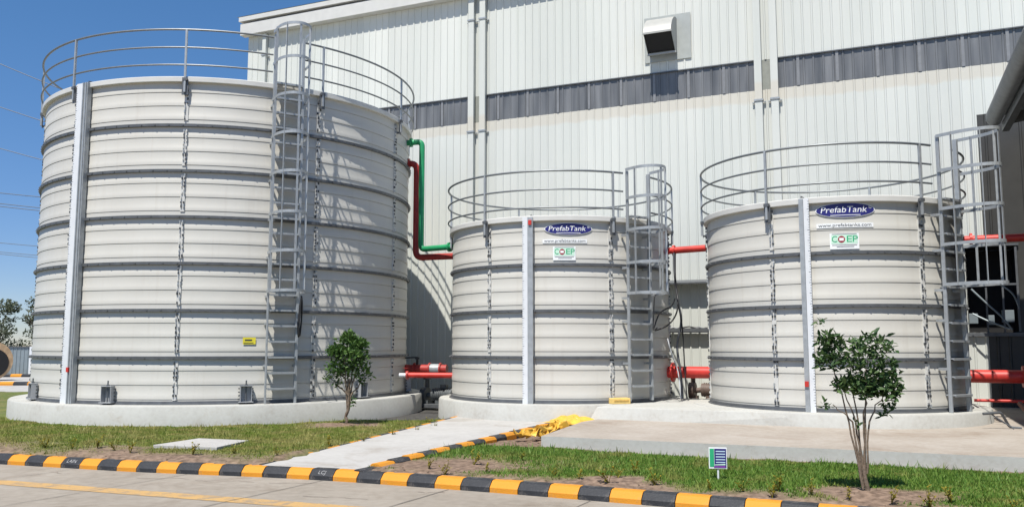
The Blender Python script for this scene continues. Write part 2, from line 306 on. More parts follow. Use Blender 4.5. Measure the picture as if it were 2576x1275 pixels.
# weather hood: curved top, side cheeks, mesh inside the downward opening
hu0, hu1 = -6.0, -5.2
prof = [(0, 10.66), (.16, 10.68), (.40, 10.60), (.62, 10.44), (.78, 10.22), (.82, 10.08)]
m = MB(); n = len(prof)
m.add([(u, -p, z) for u in (hu0, hu1) for p, z in prof], [(i, i + 1, n + i + 1, n + i) for i in range(n - 1)])
for u in (hu0, hu1): m.add([(u, -p, z) for p, z in prof] + [(u, -.30, 9.62), (u, 0, 9.62)], [list(range(n + 2))])
m.box(((hu0 + hu1) / 2, -.30, 9.60), (hu1 - hu0 + .04, .05, .05)); m.box(((hu0 + hu1) / 2, -.82, 10.06), (hu1 - hu0 + .04, .03, .05))
hd = m.build('vent_hood', mat('vent_hood_sheet', (.37, .37, .345), .45, .1, .05), bld, smooth=35)
m = MB(); m.add([(hu0 + .02, -.74, 10.06), (hu1 - .02, -.74, 10.06), (hu1 - .02, -.28, 9.66), (hu0 + .02, -.28, 9.66)], [(0, 1, 2, 3)]); m.build('bird_mesh', M['shade'], hd)
m = MB(); m.box((-5.48, -.036, 10.13), (1.36, .012, 1.36)); m.build('hood_back_plate', mat('plain_grey_flashing', (.36, .38, .36), .5, .1, .08, 5), hd, bevel=.004)
# doorway in the shade of the lean-to
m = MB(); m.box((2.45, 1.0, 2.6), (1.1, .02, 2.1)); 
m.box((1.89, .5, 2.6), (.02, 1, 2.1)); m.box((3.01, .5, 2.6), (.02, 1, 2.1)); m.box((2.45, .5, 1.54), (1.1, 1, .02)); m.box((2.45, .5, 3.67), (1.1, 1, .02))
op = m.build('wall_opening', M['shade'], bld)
m = MB(); m.box((2.45, -.05, 1.50), (1.5, .12, .09)); m.box((2.45, -.03, 2.72), (1.1, .05, .05)); m.box((2.98, -.04, 2.6), (.05, .05, 2.06)); m.box((2.45, -.04, 3.69), (1.2, .05, .05)); m.box((2.3, -.03, 2.1), (.04, .04, 1.1)); m.box((2.66, -.03, 2.1), (.04, .04, 1.1))
m.build('opening_frame', M['galvd'], op)
for i, (u, z, w, h) in enumerate(((2.02, 1.9, .2, .25), (2.4, 1.86, .16, .24), (2.78, 1.95, .26, .3))):
    m = MB(); m.box((u, .35, z), (w, .2, h)); m.build('switch_box', M['sheet'], op, bevel=.01)
# small drip canopy and the cable tray on the wall between the two small tanks
m = MB(); m.add([(-7.2, -.02, 3.06), (-3.2, -.02, 3.06), (-3.2, -.36, 2.97), (-7.2, -.36, 2.97), (-7.2, -.02, 3.04), (-3.2, -.02, 3.04), (-3.2, -.36, 2.93), (-7.2, -.36, 2.93)], [(0, 1, 2, 3), (7, 6, 5, 4), (3, 2, 6, 7), (0, 3, 7, 4), (1, 5, 6, 2)]); m.build('drip_canopy', M['galvd'], bld)
m = MB(); m.box((-5.2, -.13, 1.60), (4.4, .2, .03)); m.box((-5.2, -.23, 1.66), (4.4, .015, .10))
tr = m.build('cable_tray', M['galvd'], bld)
for k in range(4):
    m = MB(); m.tube([(-7.4 + .15 * i, -.08 - .04 * k + .015 * sin(i * 1.9 + k), 1.66 + .035 * sin(i * 1.3 + k * 2) + .02 * k) for i in range(30)], .022, 6); m.build('cable', M['blackr'] if k % 2 else M['galvd'], tr)

# ------------------------------------------------------------------ the lean-to on the right
lt = thing('lean_to', WP(2.50, 21.8, -.6), 'dark lean-to roof with a rolled gutter, at the right edge beside the warehouse', 'canopy', rz=-PHI)
m = MB(); L_ = 12.0
m.add([(0, 0 - .02, 7.05), (0, -L_, 7.05), (7.5, -L_, 8.1), (7.5, -.02, 8.1), (0, -.02, 6.97), (0, -L_, 6.97), (7.5, -L_, 8.02), (7.5, -.02, 8.02)], [(0, 1, 2, 3), (7, 6, 5, 4), (0, 4, 5, 1), (1, 5, 6, 2), (2, 6, 7, 3), (3, 7, 4, 0)])
m.build('roof', M['sheet'], lt)
m = MB(); m.add([(.9, -.02, 7.176), (7.5, -.02, 8.1), (7.5, 2.15, 8.1), (.9, 2.15, 7.176), (.9, -.02, 7.1), (7.5, -.02, 8.02), (7.5, 2.15, 8.02), (.9, 2.15, 7.1)], [(0, 1, 2, 3), (7, 6, 5, 4), (0, 4, 5, 1), (1, 5, 6, 2), (2, 6, 7, 3), (3, 7, 4, 0)]); m.build('roof', M['sheet'], lt)
m = MB(); g = [(-.02, 7.12), (-.16, 7.10), (-.22, 7.02), (-.22, 6.9), (-.15, 6.8), (-.04, 6.77), (.06, 6.80), (.06, 6.95), (.02, 7.05)]
n = len(g); m.add([(x, -.04, z) for x, z in g] + [(x, -L_, z) for x, z in g], [(i, (i + 1) % n, (i + 1) % n + n, i + n) for i in range(n)] + [list(range(n)), list(range(n, 2 * n))[::-1]])
m.build('gutter', M['galvd'], lt, smooth=50)
m = MB(); m.box((.16, -L_ / 2, 6.72), (.14, L_ - .1, .2)); m.build('edge_beam', M['dark'], lt)
for k in range(5):
    y = -.6 - k * 3.0; m = MB(); m.box((3.75, y, 7.28), (7.1, .12, .22), Matrix.Rotation(-math.atan(1.05 / 7.5), 3, 'Y')); m.build('rafter', M['dark'], lt)
m = MB(); m.box((7.45, -L_ / 2 + 1.05, 3.9), (.05, L_ + 2, 8.1)); m.build('wall', M['dwall'], lt)  # unseen dark end wall, added to cut the light under the lean-to roof
for y in (-.6, -6.6, -13.2):
    m = MB(); m.box((7.3, y, 3.65), (.2, .2, 7.9)); m.build('column', M['galvd'], lt)
# ------------------------------------------------------------------ tanks
TANKS = [((-7.422, 22.774), 4.592, 7), ((1.18, 21.10), 2.633, 4), ((6.89, 18.53), 2.561, 4)]
def P(a, r, z): return (r * cos(R_(a)), r * sin(R_(a)), z)
def bend_text(body, size, a_c, z, r, matl, name, parent, bold=0.0, width=None, shear=0.0):
    cu = bpy.data.curves.new('txt', 'FONT'); cu.body = body; cu.size = size; cu.align_x = 'CENTER'; cu.align_y = 'CENTER'; cu.offset = bold; cu.shear = shear; cu.resolution_u = 3
    o = bpy.data.objects.new('txt', cu); COL.objects.link(o); dg = bpy.context.evaluated_depsgraph_get()
    me = bpy.data.meshes.new_from_object(o.evaluated_get(dg)); me.name = name
    bpy.data.objects.remove(o); bpy.data.curves.remove(cu)
    xs = [v.co.x for v in me.vertices]; k = 1 if width is None else width / (max(xs) - min(xs))
    for v in me.vertices:
        a = R_(a_c) + v.co.x * k / r; v.co = (r * cos(a), r * sin(a), z + v.co.y)
    me.materials.clear(); me.materials.append(matl)
    ob = bpy.data.objects.new(name, me); COL.objects.link(ob); ob.parent = parent; return ob
def bent_plate(name, a_c, z, w, h, r, matl, parent, ell=False, t=.003):
    m = MB(); n = 24
    if not ell:
        pts = [(w * (i / n - .5), s * h / 2) for s in (-1, 1) for i in range(n + 1)]
        m.add([(r * cos(R_(a_c) + x / r), r * sin(R_(a_c) + x / r), z + y) for x, y in pts], [(i, i + 1, n + 2 + i, n + 1 + i) for i in range(n)])
    else:
        n = 48; pts = [(-w / 2 * cos(pi * i / n), s * h / 2 * sin(pi * i / n)) for s in (-1, 1) for i in range(n + 1)]
        m.add([(r * cos(R_(a_c) + x / r), r * sin(R_(a_c) + x / r), z + y) for x, y in pts], [(i, i + 1, n + 2 + i, n + 1 + i) for i in range(n)])
    return m.build(name, matl, parent)
RIBS = (.11, .41, .71)
def make_tank(i, label, seams, posts, rails, lad, gauge, hoops, lad_z, anchors=(), cage_d=.74):
    (cx, cy), R, N = TANKS[i]; seg = 144 if i == 0 else 96; top = N - .03
    root = thing('storage_tank', (cx, cy, 0), label, 'tank', 'round panel water tanks')
    pr = [(R, 0)]
    for k in range(N):
        for b in RIBS: pr += [(R, k + b - .008), (R - .014, k + b - .007), (R - .014, k + b), (R + .008, k + b + .001), (R + .008, k + b + .088), (R, k + b + .108)]
    pr += [(R, top)]
    m = MB(); m.rev(pr, seg); m.build('shell', M['tank'], root, smooth=25)
    m = MB(); m.rev([(R - .02, top - .045), (R + .075, top - .045), (R + .085, top - .035), (R + .085, top + .06), (R + .07, top + .075), (R - .08, top + .085), (.02, top + .3)], seg); m.build('roof', M['lip'], root, smooth=30)
    for k in range(1, N):
        m = MB(); m.rev([(R - .01, k - .06), (R + .058, k - .056), (R + .061, k + .004), (R + .02, k + .012), (R - .01, k + .012)], seg)
        for j in range(int(2 * pi * R / .3)):
            a = 360 * j / int(2 * pi * R / .3); m.tube([P(a, R + .05, k - .026), P(a, R + .076, k - .026)], .015, 6)
        m.build('flange_ring', M['galvd'], root, smooth=30)
    m = MB(); m.rev([(R - .01, -.001), (R + .07, 0), (R + .07, .012), (R + .035, .02), (R + .03, .07), (R - .01, .075)], seg); m.build('base_ring', M['galvd'], root, smooth=30)
    rg = random.Random(i)
    for a in seams:                                               # lapped panel joint: strip, two columns of bolts with washers
        m = MB(); w = .06
        m.cm = 0
        for k in range(N):
            z0, z1 = k + .09, k + .90 - (.06 if k == N - 1 else 0)
            z = z0
            while z < z1:
                hgt = rg.uniform(.045, .10)
                off = rg.uniform(-.008, .008)
                for s in (-1, 1):
                    if rg.random() < .82:
                        aa = a + math.degrees((s * .027 + off) / R)
                        m.cm = 0 if rg.random() < .5 else (1 if rg.random() < .5 else 2)
                        m.box(P(aa, R + .024, z + hgt / 2), (.04, rg.uniform(.018, .030), hgt * rg.uniform(.5, .8)), Matrix.Rotation(R_(aa), 3, 'Z'))
                z += hgt + rg.uniform(.008, .02)
            m.cm = 2; q = a
            for s in (0,): m.box(P(q, R + .008, (z0 + z1) / 2), (.022, w * 1.5, z1 - z0), Matrix.Rotation(R_(q), 3, 'Z'))
        m.build('panel_joint', [M['dark'], M['galv'], M['lip']], root)
    # guard rail
    gr = MB(); gap0, gap1 = lad[2], lad[3]
    rr = R + .12
    rail = None
    for zi, z in enumerate(rails):
        m = MB(); n = seg; a0 = gap1; a1 = gap0 + 360
        m.tube([P(a0 + (a1 - a0) * j / n, rr, z) for j in range(n + 1)], .024 if zi == 0 else .02, 8)
        m.build('rail', M['railm'], root, smooth=40)
    for a in posts:
        m = MB(); Rz = Matrix.Rotation(R_(a), 3, 'Z')
        m.box(P(a, rr, (top + rails[0]) / 2 - .14), (.045, .045, rails[0] - top + .30), Rz)
        p = m.build('rail_post', M['galv'], root, bevel=.006)
        m = MB(); m.box(P(a, R + .095, top - .17), (.012, .13, .34), Rz); m.box(P(a, R + .11, top - .0), (.08, .10, .06), Rz); m.box(P(a, R + .05, top - .3), (.09, .05, .04), Rz)
        m.build('bracket', M['galvd'], p)
    # caged step ladder
    a_c, wd = lad[0], lad[1]; zb, zt = lad_z; Rz = Matrix.Rotation(R_(a_c), 3, 'Z')
    def LP(x, d, z):                                              # x across the ladder, d out from the shell
        v = Rz @ Vector((R + d, x, 0)); return (v.x, v.y, z)
    so_ = .20
    ladr = MB(); ladr.box(LP(-wd / 2, so_, (zb + zt) / 2), (.07, .035, zt - zb), Rz); ladr.box(LP(wd / 2, so_, (zb + zt) / 2), (.085, .055, zt - zb), Rz)
    ladder = ladr.build('ladder', M['galv'], root, bevel=.006)
    z = zb + .32
    while z < top + .25:
        m = MB(); m.box(LP(0, so_ - .01, z), (.18, wd - .05, .022), Rz); m.box(LP(0, so_ + .085, z - .01), (.012, wd - .05, .04), Rz); m.build('tread', M['galv'], ladder); z += .335
    for z in [h for h in hoops if h < top] + [zb + .9, zb + 1.8]:
        for s in (-1, 1):
            m = MB(); m.box(LP(s * wd / 2, so_ / 2, z - .1), (so_, .04, .05), Rz); m.build('standoff', M['galv'], ladder)
    hw, hd_ = wd / 2 + .04, cage_d
    def hoop_pts(z, n=20):
        out = [LP(-hw, so_, z)]
        for j in range(n + 1):
            t = pi * j / n; out.append(LP(-hw * cos(t), so_ + .30 + (hd_ - .30) * sin(t), z))
        return out + [LP(hw, so_, z)]
    for z in hoops:
        m = MB(); pts = hoop_pts(z); m.bar(pts, .06, .012, [(0, 0, 1)] * len(pts)); m.build('cage_hoop', M['galv'], ladder)
    for j in (0, 5, 10, 15, 20):
        t = pi * j / 20; x, d = -hw * cos(t) * 1.0, so_ + .30 + (hd_ - .30) * sin(t) - .012
        m = MB(); m.box(LP(x, d, (hoops[0] + hoops[-1]) / 2), (.012, .045, hoops[-1] - hoops[0] + .06), Rz if j == 10 else Rz @ Matrix.Rotation(pi / 2 - t if j else 0, 3, 'Z')); m.build('cage_bar', M['galv'], ladder)
    # level gauge: steel channel plus white scale board with ticks
    ag, pw, bw, side, gz_ = gauge
    Rg = Matrix.Rotation(R_(ag), 3, 'Z'); H = top + gz_
    def GP(x, d, z): v = Rg @ Vector((R + d, x, 0)); return (v.x, v.y, z)
    g = MB(); dp = .11 if i == 0 else .09
    g.box(GP(0, .035 + dp / 2, H / 2), (dp, pw, H), Rg)
    if i == 0:
        for x in (-.25, .25): g.box(GP(x * pw, .035 + dp + .01, H / 2), (.022, .03, H - .004), Rg)
    go = g.build('level_gauge', M['galv'], root, bevel=.004)
    g = MB(); x = side * (pw / 2 + bw / 2 + .004); g.box(GP(x, .035 + dp * .8, H / 2), (.02, bw, H), Rg); b = g.build('scale_board', M['white'], go)
    g = MB(); z = .12
    while z < H - .05:
        big = round(z / .05) % 4 == 0
        g.box(GP(x + (bw / 2 - (.02 if big else .011)) * (1 if side > 0 else -1), .035 + dp * .8 + .0115, z), (.003, .04 if big else .02, .006), Rg); z += .05
    g.build('scale_marks', M['ink'], b)
    zp = {0: .72, 1: H - .12, 2: .52}[i]
    g = MB(); g.box(GP(0 if i else .05 * side, .04 + dp + .012, zp), (.03, .07, .10), Rg); g.build('pointer', M['red'], go)
    g = MB(); g.tube([GP(0, .06, H), GP(0, .06, H + .05), GP(0, -.2, H + .06)], .012, 6); g.build('gauge_wire', M['galvd'], go)
    for a in anchors:                                             # anchor shoes on the plinth
        Rz2 = Matrix.Rotation(R_(a), 3, 'Z')
        def AP(x, d, z): v = Rz2 @ Vector((R + d, x, 0)); return (v.x, v.y, z)
        m = MB()
        for s in (-1, 1): m.box(AP(s * .115, .095, .22), (.12, .012, .34), Rz2)
        m.box(AP(0, .028, .22), (.012, .24, .34), Rz2); m.box(AP(0, .095, .385), (.13, .25, .014), Rz2); m.box(AP(0, .10, .045), (.16, .30, .016), Rz2)
        s_ = m.build('anchor_shoe', M['shoe'], root)
        m = MB(); m.tube([AP(0, .095, .0), AP(0, .095, .50)], .016, 8); m.tube([AP(0, .095, .392), AP(0, .095, .42)], .03, 6); m.build('anchor_bolt', M['galvd'], s_)
        m = MB()
        for k in range(4):
            for s in (-1, 1): m.tube([AP(s * .14, .03, .10 + .075 * k), AP(s * .14, .06, .10 + .075 * k)], .016, 6)
        m.build('bolts', M['dark'], s_)
    return root, LP
t1, LP1 = make_tank(0, 'largest tank, left of the photo, cream ribbed steel, seven rings high', [-157, -120.9, -85.7, -49.7, -15.8, 20, 56, 92, 128, 164], [-157, -120.8, -86, -49.3, -14.5, 20, 56, 92, 128, 164], (8.08, 7.68, 7.29),
    (-59.5, .64, -63.6, -55.2), (-115.6, .17, .19, -1, .06), (2.39, 3.23, 4.06, 4.93, 5.77, 6.62, 7.43, 8.17), (.0, 8.12), (-136.4, -103.3, -67.9, -33.0, 2, 37, 72, 107, 142, 177), .86)
t2, LP2 = make_tank(1, 'middle tank, smallest in the picture, with a blue oval logo, four rings high', [-129.3, -68.5, -14, 51, 111, 171], [-130.5, -67.9, -8.5, 51, 111, 171], (5.02, 4.61, 4.21),
    (-55.3, .64, -62.6, -47.5), (-106.6, .115, .115, -1, .04), (2.36, 3.02, 3.74, 4.44, 5.08), (.05, 5.05))
t3, LP3 = make_tank(2, 'right-hand tank with a blue oval logo, nearest the dark lean-to, behind the bare-stemmed tree', [-134.2, -70.8, -12, 48, 108, 168], [-134.9, -71.5, -12, 48, 108, 168], (5.04, 4.67, 4.30),
    (-57.6, .60, -65.5, -50.5), (-120.5, .085, .10, 1, .06), (2.37, 3.12, 3.80, 4.53, 5.20), (.0, 5.22), (), 1.0)
def logos(root, i, ao, zo, w, h, aw, zw, ww, ac, zc, wc):
    R = TANKS[i][1] + .0185
    bent_plate('logo_oval', ao, zo, w + .03, h + .02, R, M['wprint'], root, True); o = bent_plate('logo_oval', ao, zo, w, h, R + .003, M['blue'], root, True)
    bent_plate('logo_line', ao, zo - h * .36, w * .52, h * .045, R + .006, M['wprint'], o)
    bend_text('PrefabTank', h * .62, ao - .8, zo + .005, R + .007, M['wprint'], 'logo_lettering', o, 0, w * .80, .16)
    bend_text('®', h * .3, ao + math.degrees(w * .43 / R), zo + h * .17, R + .006, M['wprint'], 'logo_lettering', o)
    p = bent_plate('web_address_strip', aw, zw, ww, .085, R, M['wprint'], root); bend_text('www.prefabtanks.com', .085, aw, zw + .004, R + .003, M['ink'], 'lettering', p, 0, ww * .93)
    p = bent_plate('company_plate', ac, zc, wc, .30, R, M['wprint'], root)
    bent_plate('plate_field', ac, zc + .035, wc * .9, .17, R + .003, M['palegreen'], p)
    for t, x, c in (('C', -.34, 'cgreen'), ('E', .16, 'cgreen'), ('P', .36, 'cgreen')): bend_text(t, .17, ac + math.degrees(x * wc / R), zc + .035, R + .006, M[c], 'lettering', p, 0, wc * .18)
    d = ac + math.degrees(-.1 * wc / R); bent_plate('emblem', d, zc + .035, wc * .24, .13, R + .006, M['cred'], p, True); bent_plate('emblem_centre', d, zc + .035, wc * .15, .055, R + .009, M['wprint'], p)
    bent_plate('small_print', ac + .3, zc - .105, wc * .6, .009, R + .004, M['galvd'], p); bent_plate('small_print', ac, zc + .135, wc * .85, .008, R + .004, M['galvd'], p); bent_plate('small_print', ac, zc - .075, wc * .85, .008, R + .004, M['galvd'], p)
logos(t2, 1, -89.0, 3.75, 1.02, .245, -90.7, 3.485, .97, -91.0, 3.215, .49)
logos(t3, 2, -103.2, 3.78, 1.04, .265, -103.5, 3.49, 1.02, -104.0, 3.19, .52)
p = bent_plate('warning_label', -67.4, 1.335, .265, .145, TANKS[0][1] + .0185, M['yel'], t1); bent_plate('warning_print', -67.6, 1.35, .15, .03, TANKS[0][1] + .0215, M['ink'], p); bent_plate('warning_print', -67.6, 1.29, .2, .012, TANKS[0][1] + .0215, M['ink'], p)

# ------------------------------------------------------------------ plinths and slabs
for (c, r, lab) in ((TANKS[0][0], 5.04, 'round white-rendered plinth under the largest tank'), (TANKS[1][0], 2.95, 'round white-rendered plinth under the middle tank'), (TANKS[2][0], 2.96, 'round white-rendered plinth under the right-hand tank')):
    m = MB(); m.rev([(r + .01, -.62), (r, -.03), (r - .025, 0), (.01, 0)], 128); o = m.build('tank_plinth', M['conc'], None, smooth=50, loc=(c[0], c[1], 0)); tag(o, lab, 'plinth')
m = MB(); m.add([WP(-5.72, 16.86, -.45), WP(-5.50, 17.02, -.012), WP(-1.1, 16.80, -.45), WP(-1.1, 16.86, -.012), WP(-1.1, 20.5, -.45), WP(-1.1, 20.5, -.012), WP(-5.3, 20.5, -.45), WP(-5.3, 20.5, -.012)], [(0, 2, 3, 1), (2, 4, 5, 3), (4, 6, 7, 5), (6, 0, 1, 7), (1, 3, 5, 7), (0, 6, 4, 2)])
o = m.build('concrete_step', M['conc'], None, bevel=.02); tag(o, 'white concrete step joining the plinths of the middle and right-hand tanks', 'step')
pf = [(-5.30, 13.40), (13, 13.55), (13, 24), (-5.0, 24), (-5.35, 17.6), (-5.55, 16.2)]
m = MB(); m.prism([WP(u, n)[:2] for u, n in pf], -.62, -.25)
o = m.build('concrete_platform', [M['slabc'], M['conc']], None)
for pl_ in o.data.polygons: pl_.material_index = 0 if abs(pl_.normal.z) > .5 else 1
tag(o, 'low dusty concrete platform with a white edge, in front of the right-hand tank', 'platform')

# ------------------------------------------------------------------ ground
KB = [(-8.62, 13.95), (-8.27, 13.84), (-7.93, 13.73), (-7.59, 13.615), (-7.25, 13.50), (-6.91, 13.385), (-6.57, 13.27), (-6.24, 13.155), (-5.90, 13.045), (-5.56, 12.94), (-5.23, 12.85), (-4.90, 12.77), (-4.55, 12.685), (-4.22, 12.605), (-3.88, 12.525), (-3.55, 12.44), (-3.18, 12.33), (-2.83, 12.215), (-2.48, 12.095), (-2.125, 11.965), (-1.78, 11.82), (-1.40, 11.66), (-1.02, 11.495), (-.67, 11.345), (-.29, 11.18), (.07, 11.015), (.44, 10.84), (.80, 10.67), (1.16, 10.495), (1.52, 10.32), (1.88, 10.145), (2.235, 9.975), (2.59, 9.805), (2.94, 9.635), (3.29, 9.47), (3.65, 9.30), (4.01, 9.13), (4.37, 8.96), (4.73, 8.79), (5.09, 8.62)]
ext = [(-30, 21.0)] + KB + [(14, 4.4)]
def kerb_y(x): return np.interp(x, [p[0] for p in ext], [p[1] for p in ext])
PL0, PL1 = (-3.62, 12.62), (-1.08, 19.75)                     # path's left edge
PR0, PR1 = (-2.15, 12.17), (1.55, 19.1)                      # path's right edge
def lerp2(a, b, t): return (a[0] + (b[0] - a[0]) * t, a[1] + (b[1] - a[1]) * t)
def scrawl(k, body, w):
    a, b = Vector(KB[k]), Vector(KB[k + 1]); t = (b - a).normalized(); q = Vector((-t.y, t.x)); o = KST[k]
    cu = bpy.data.curves.new('txt', 'FONT'); cu.body = body; cu.size = .085; cu.align_x = 'CENTER'; cu.align_y = 'CENTER'; ob = bpy.data.objects.new('txt', cu); COL.objects.link(ob)
    me = bpy.data.meshes.new_from_object(ob.evaluated_get(bpy.context.evaluated_depsgraph_get())); bpy.data.objects.remove(ob); bpy.data.curves.remove(cu); me.name = 'chalk_mark'
    for v in me.vertices:
        f = .5 + v.co.y / .105; p = t * v.co.x + q * (.075 * f - .004); v.co = (p.x, p.y, .06 + .072 * f + .004)
    me.materials.clear(); me.materials.append(mat('chalky_paint', (.30, .30, .30), .9, 0, .3, 30)); c = bpy.data.objects.new('chalk_mark', me); COL.objects.link(c); c.parent = o
m = MB(); m.add([(-3000, -3000, -.70), (3000, -3000, -.70), (3000, 3000, -.70), (-3000, 3000, -.70)], [(0, 1, 2, 3)])
struct(m.build('ground', ground_mat('dry_ground', [(.3, (.22, .17, .11)), (.5, (.30, .25, .17)), (.7, (.24, .24, .13))], .08, .3, 4), None))
m = MB(); xs = [p[0] for p in ext]; m.add([(x, y + .04, -.62) for x, y in ext] + [(x - 3.5, y - 18, -.62) for x, y in ext], [(i, i + 1, len(ext) + i + 1, len(ext) + i) for i in range(len(ext) - 1)])
struct(m.build('road', M['road'], None))
d = Vector((5.11, -1.89)).normalized(); nrm = Vector((-d.y, d.x)); m = MB(); base = Vector((-7.05, 12.0)); 
a, b = base - d * 20, base + d * 20; hw = .15
m.add([(*(a - nrm * hw), -.616), (*(b - nrm * hw), -.616), (*(b + nrm * hw), -.616), (*(a + nrm * hw), -.616)], [(0, 1, 2, 3)]); struct(m.build('road_line', M['line'], None))
def ribbon(pts, w, z):
    m = MB(); vs = []; n = len(pts)
    for i, p in enumerate(pts):
        t = (Vector(pts[min(i + 1, n - 1)]) - Vector(pts[max(i - 1, 0)])).normalized(); q = Vector((-t.y, t.x)); ww = w * (.35 + .65 * random.random()) / 2
        vs += [(*(Vector(p) - q * ww), z), (*(Vector(p) + q * ww), z)]
    m.add(vs, [(2 * i, 2 * i + 2, 2 * i + 3, 2 * i + 1) for i in range(n - 1)]); return m
jm = MB()
for x0 in (-6.6, -4.7, -2.62, -.82, .95, 2.7):
    y0 = float(kerb_y(x0)); q = ribbon([(x0 - (.44 + .01 * (k % 2)) * .35 * k, y0 - .02 - .35 * k * .9) for k in range(30)], .016, -.6125); jm.add(q.v, q.f)
struct(jm.build('road_joint', mat('tar_joint', (.10, .09, .08), .9), None))
cm_ = MB()
for sx, sy, n, dx in ((-5.3, 12.35, 14, .12), (-4.4, 12.15, 9, .1), (-6.8, 12.9, 6, .07), (-3.3, 11.9, 7, .09), (-1.2, 11.2, 6, .07), (-2.6, 10.9, 8, .12)):
    p = [(sx, sy)]
    for k in range(n): p.append((p[-1][0] + dx * random.uniform(.6, 1.3), p[-1][1] + random.uniform(-.075, .05)))
    q = ribbon(p, .014, -.6135); cm_.add(q.v, q.f)
struct(cm_.build('road_crack', mat('crack_dirt', (.16, .12, .10), .95), None))
def path_z(t): return -.478 + .145 * t
m = MB(); NP = 24; e0, e1 = [], []
for k in range(NP + 1):
    t = k / NP * 1.16; p, q = lerp2(PL0, PL1, t), lerp2(PR0, PR1, t); e0.append((*p, path_z(t))); e1.append((*q, path_z(t)))
m.add(e0 + e1, [(i, i + 1, NP + 2 + i, NP + 1 + i) for i in range(NP)]); struct(m.build('path', M['path'], None))
m = MB(); m.prism([(-6, 19.0), (-1.0, 19.5), (2, 23), (-2, 25), (-5, 25.6)], -.72, -.46); struct(m.build('gravel', ground_mat('dark_gravel', [(.3, (.03, .03, .03)), (.5, (.06, .058, .055)), (.7, (.12, .115, .11))], 6, .8, 30), None))
# lawn: a gridded sheet with soft bumps; the "bare" attribute says where soil shows through
def sdist(x, y, a, b):
    ax, ay = a; bx, by = b; t = np.clip(((x - ax) * (bx - ax) + (y - ay) * (by - ay)) / ((bx - ax) ** 2 + (by - ay) ** 2), 0, 1)
    return np.hypot(x - ax - t * (bx - ax), y - ay - t * (by - ay)), ((bx - ax) * (y - ay) - (by - ay) * (x - ax))
def vnoise(x, y, s, seed):
    r = np.random.default_rng(seed); G = r.random((64, 64)); X, Y = x / s + 40, y / s + 40; i, j = np.floor(X).astype(int), np.floor(Y).astype(int); fx, fy = X - i, Y - j
    fx, fy = fx * fx * (3 - 2 * fx), fy * fy * (3 - 2 * fy); g = lambda a, b: G[a % 64, b % 64]
    return (g(i, j) * (1 - fx) + g(i + 1, j) * fx) * (1 - fy) + (g(i, j + 1) * (1 - fx) + g(i + 1, j + 1) * fx) * fy
def lawn_fn(x, y):
    """which lawn (1 left, 2 right, 0 none), height, bareness"""
    u = cos(PHI) * x - sin(PHI) * y; n = sin(PHI) * x + cos(PHI) * y
    dk = (y - kerb_y(x)) * .92
    dl, sl_ = sdist(x, y, PL0, PL1); dr, sr = sdist(x, y, PR0, PR1)
    left = (dk > .12) & (sl_ > 0) & (y < 31) & (n < 24.0) & ((x < -6) | (y < 19.3))
    right = (dk > .12) & (sr < 0) & ((n < 13.5) | ((u < -5.1) & (n < 17))) & (x < 14)
    edge = np.where(left, dl, np.where(right, dr, 9)); nz = vnoise(x, y, .55, 1) * .5 + vnoise(x, y, .17, 2) * .3 + vnoise(x, y, 1.9, 3) * .4
    z = np.where(left, -.405, -.442) + (vnoise(x, y, .8, 5) - .5) * .05 + (vnoise(x, y, .2, 6) - .5) * .02
    z = z - .075 * np.exp(-(dk - .12) / .2); z = np.where(right, z, z - .01 * np.exp(-edge / .2))
    bare = np.clip(1.25 - (dk - .15) / np.where(left, .95, .45) + (nz - .6) * 1.6, 0, 1)
    bare = np.maximum(bare, np.clip(.9 - edge / np.where(left, .30, .30) + (nz - .6) * 1.8, 0, 1))
    corner = np.hypot((x + 1.0) / 1.6, (y - 12.5) / .9); bare = np.maximum(bare, np.where(right, np.clip(1.6 - corner * 1.15 + (nz - .6), 0, 1), 0))
    for tx, ty, ra, rb in ((-3.42, 18.1, .95, .55), (4.2, 10.0, .85, .5), (1.15, 11.05, .5, .28)):
        bare = np.maximum(bare, np.clip(1.7 * (1.25 - np.hypot((x - tx) / ra, (y - ty) / rb)) + (nz - .6) * 1.3, 0, 1))
    bare = np.where(left & (y > 21), np.clip(nz - .45, 0, .3), bare); bare = np.where(right & (n > 13.3), 1, bare)
    z = z + .035 * np.clip(1 - np.hypot((x - 4.15) / .6, (y - 10.05) / .4), 0, 1) + .03 * np.clip(1 - np.hypot((x + 3.45) / .6, (y - 18.2) / .4), 0, 1)
    return np.where(left, 1, np.where(right, 2, 0)), z, bare
def lawn(x0, x1, y0, y1, st, which):
    gx, gy = np.arange(x0, x1, st), np.arange(y0, y1, st); X, Y = np.meshgrid(gx, gy, indexing='ij'); w, Z, Bb = lawn_fn(X, Y); nx, ny = X.shape
    ok = (w[:-1, :-1] == which) | (w[1:, :-1] == which) | (w[:-1, 1:] == which) | (w[1:, 1:] == which)
    idx = np.arange(nx * ny).reshape(nx, ny); I, J = np.nonzero(ok); F = np.stack([idx[I, J], idx[I + 1, J], idx[I + 1, J + 1], idx[I, J + 1]], 1)
    used, inv = np.unique(F, return_inverse=True); F = inv.reshape(F.shape)
    V = np.stack([X.ravel(), Y.ravel(), np.where(w == 0, Z - .06, Z).ravel()], 1)[used]
    me = bpy.data.meshes.new('lawn'); me.from_pydata(V.tolist(), [], F.tolist()); at = me.attributes.new('bare', 'FLOAT', 'POINT'); at.data.foreach_set('value', Bb.ravel()[used].astype(np.float32))
    me.polygons.foreach_set('use_smooth', [True] * len(me.polygons)); me.materials.append(M['lawn']); o = bpy.data.objects.new('lawn', me); COL.objects.link(o); struct(o)
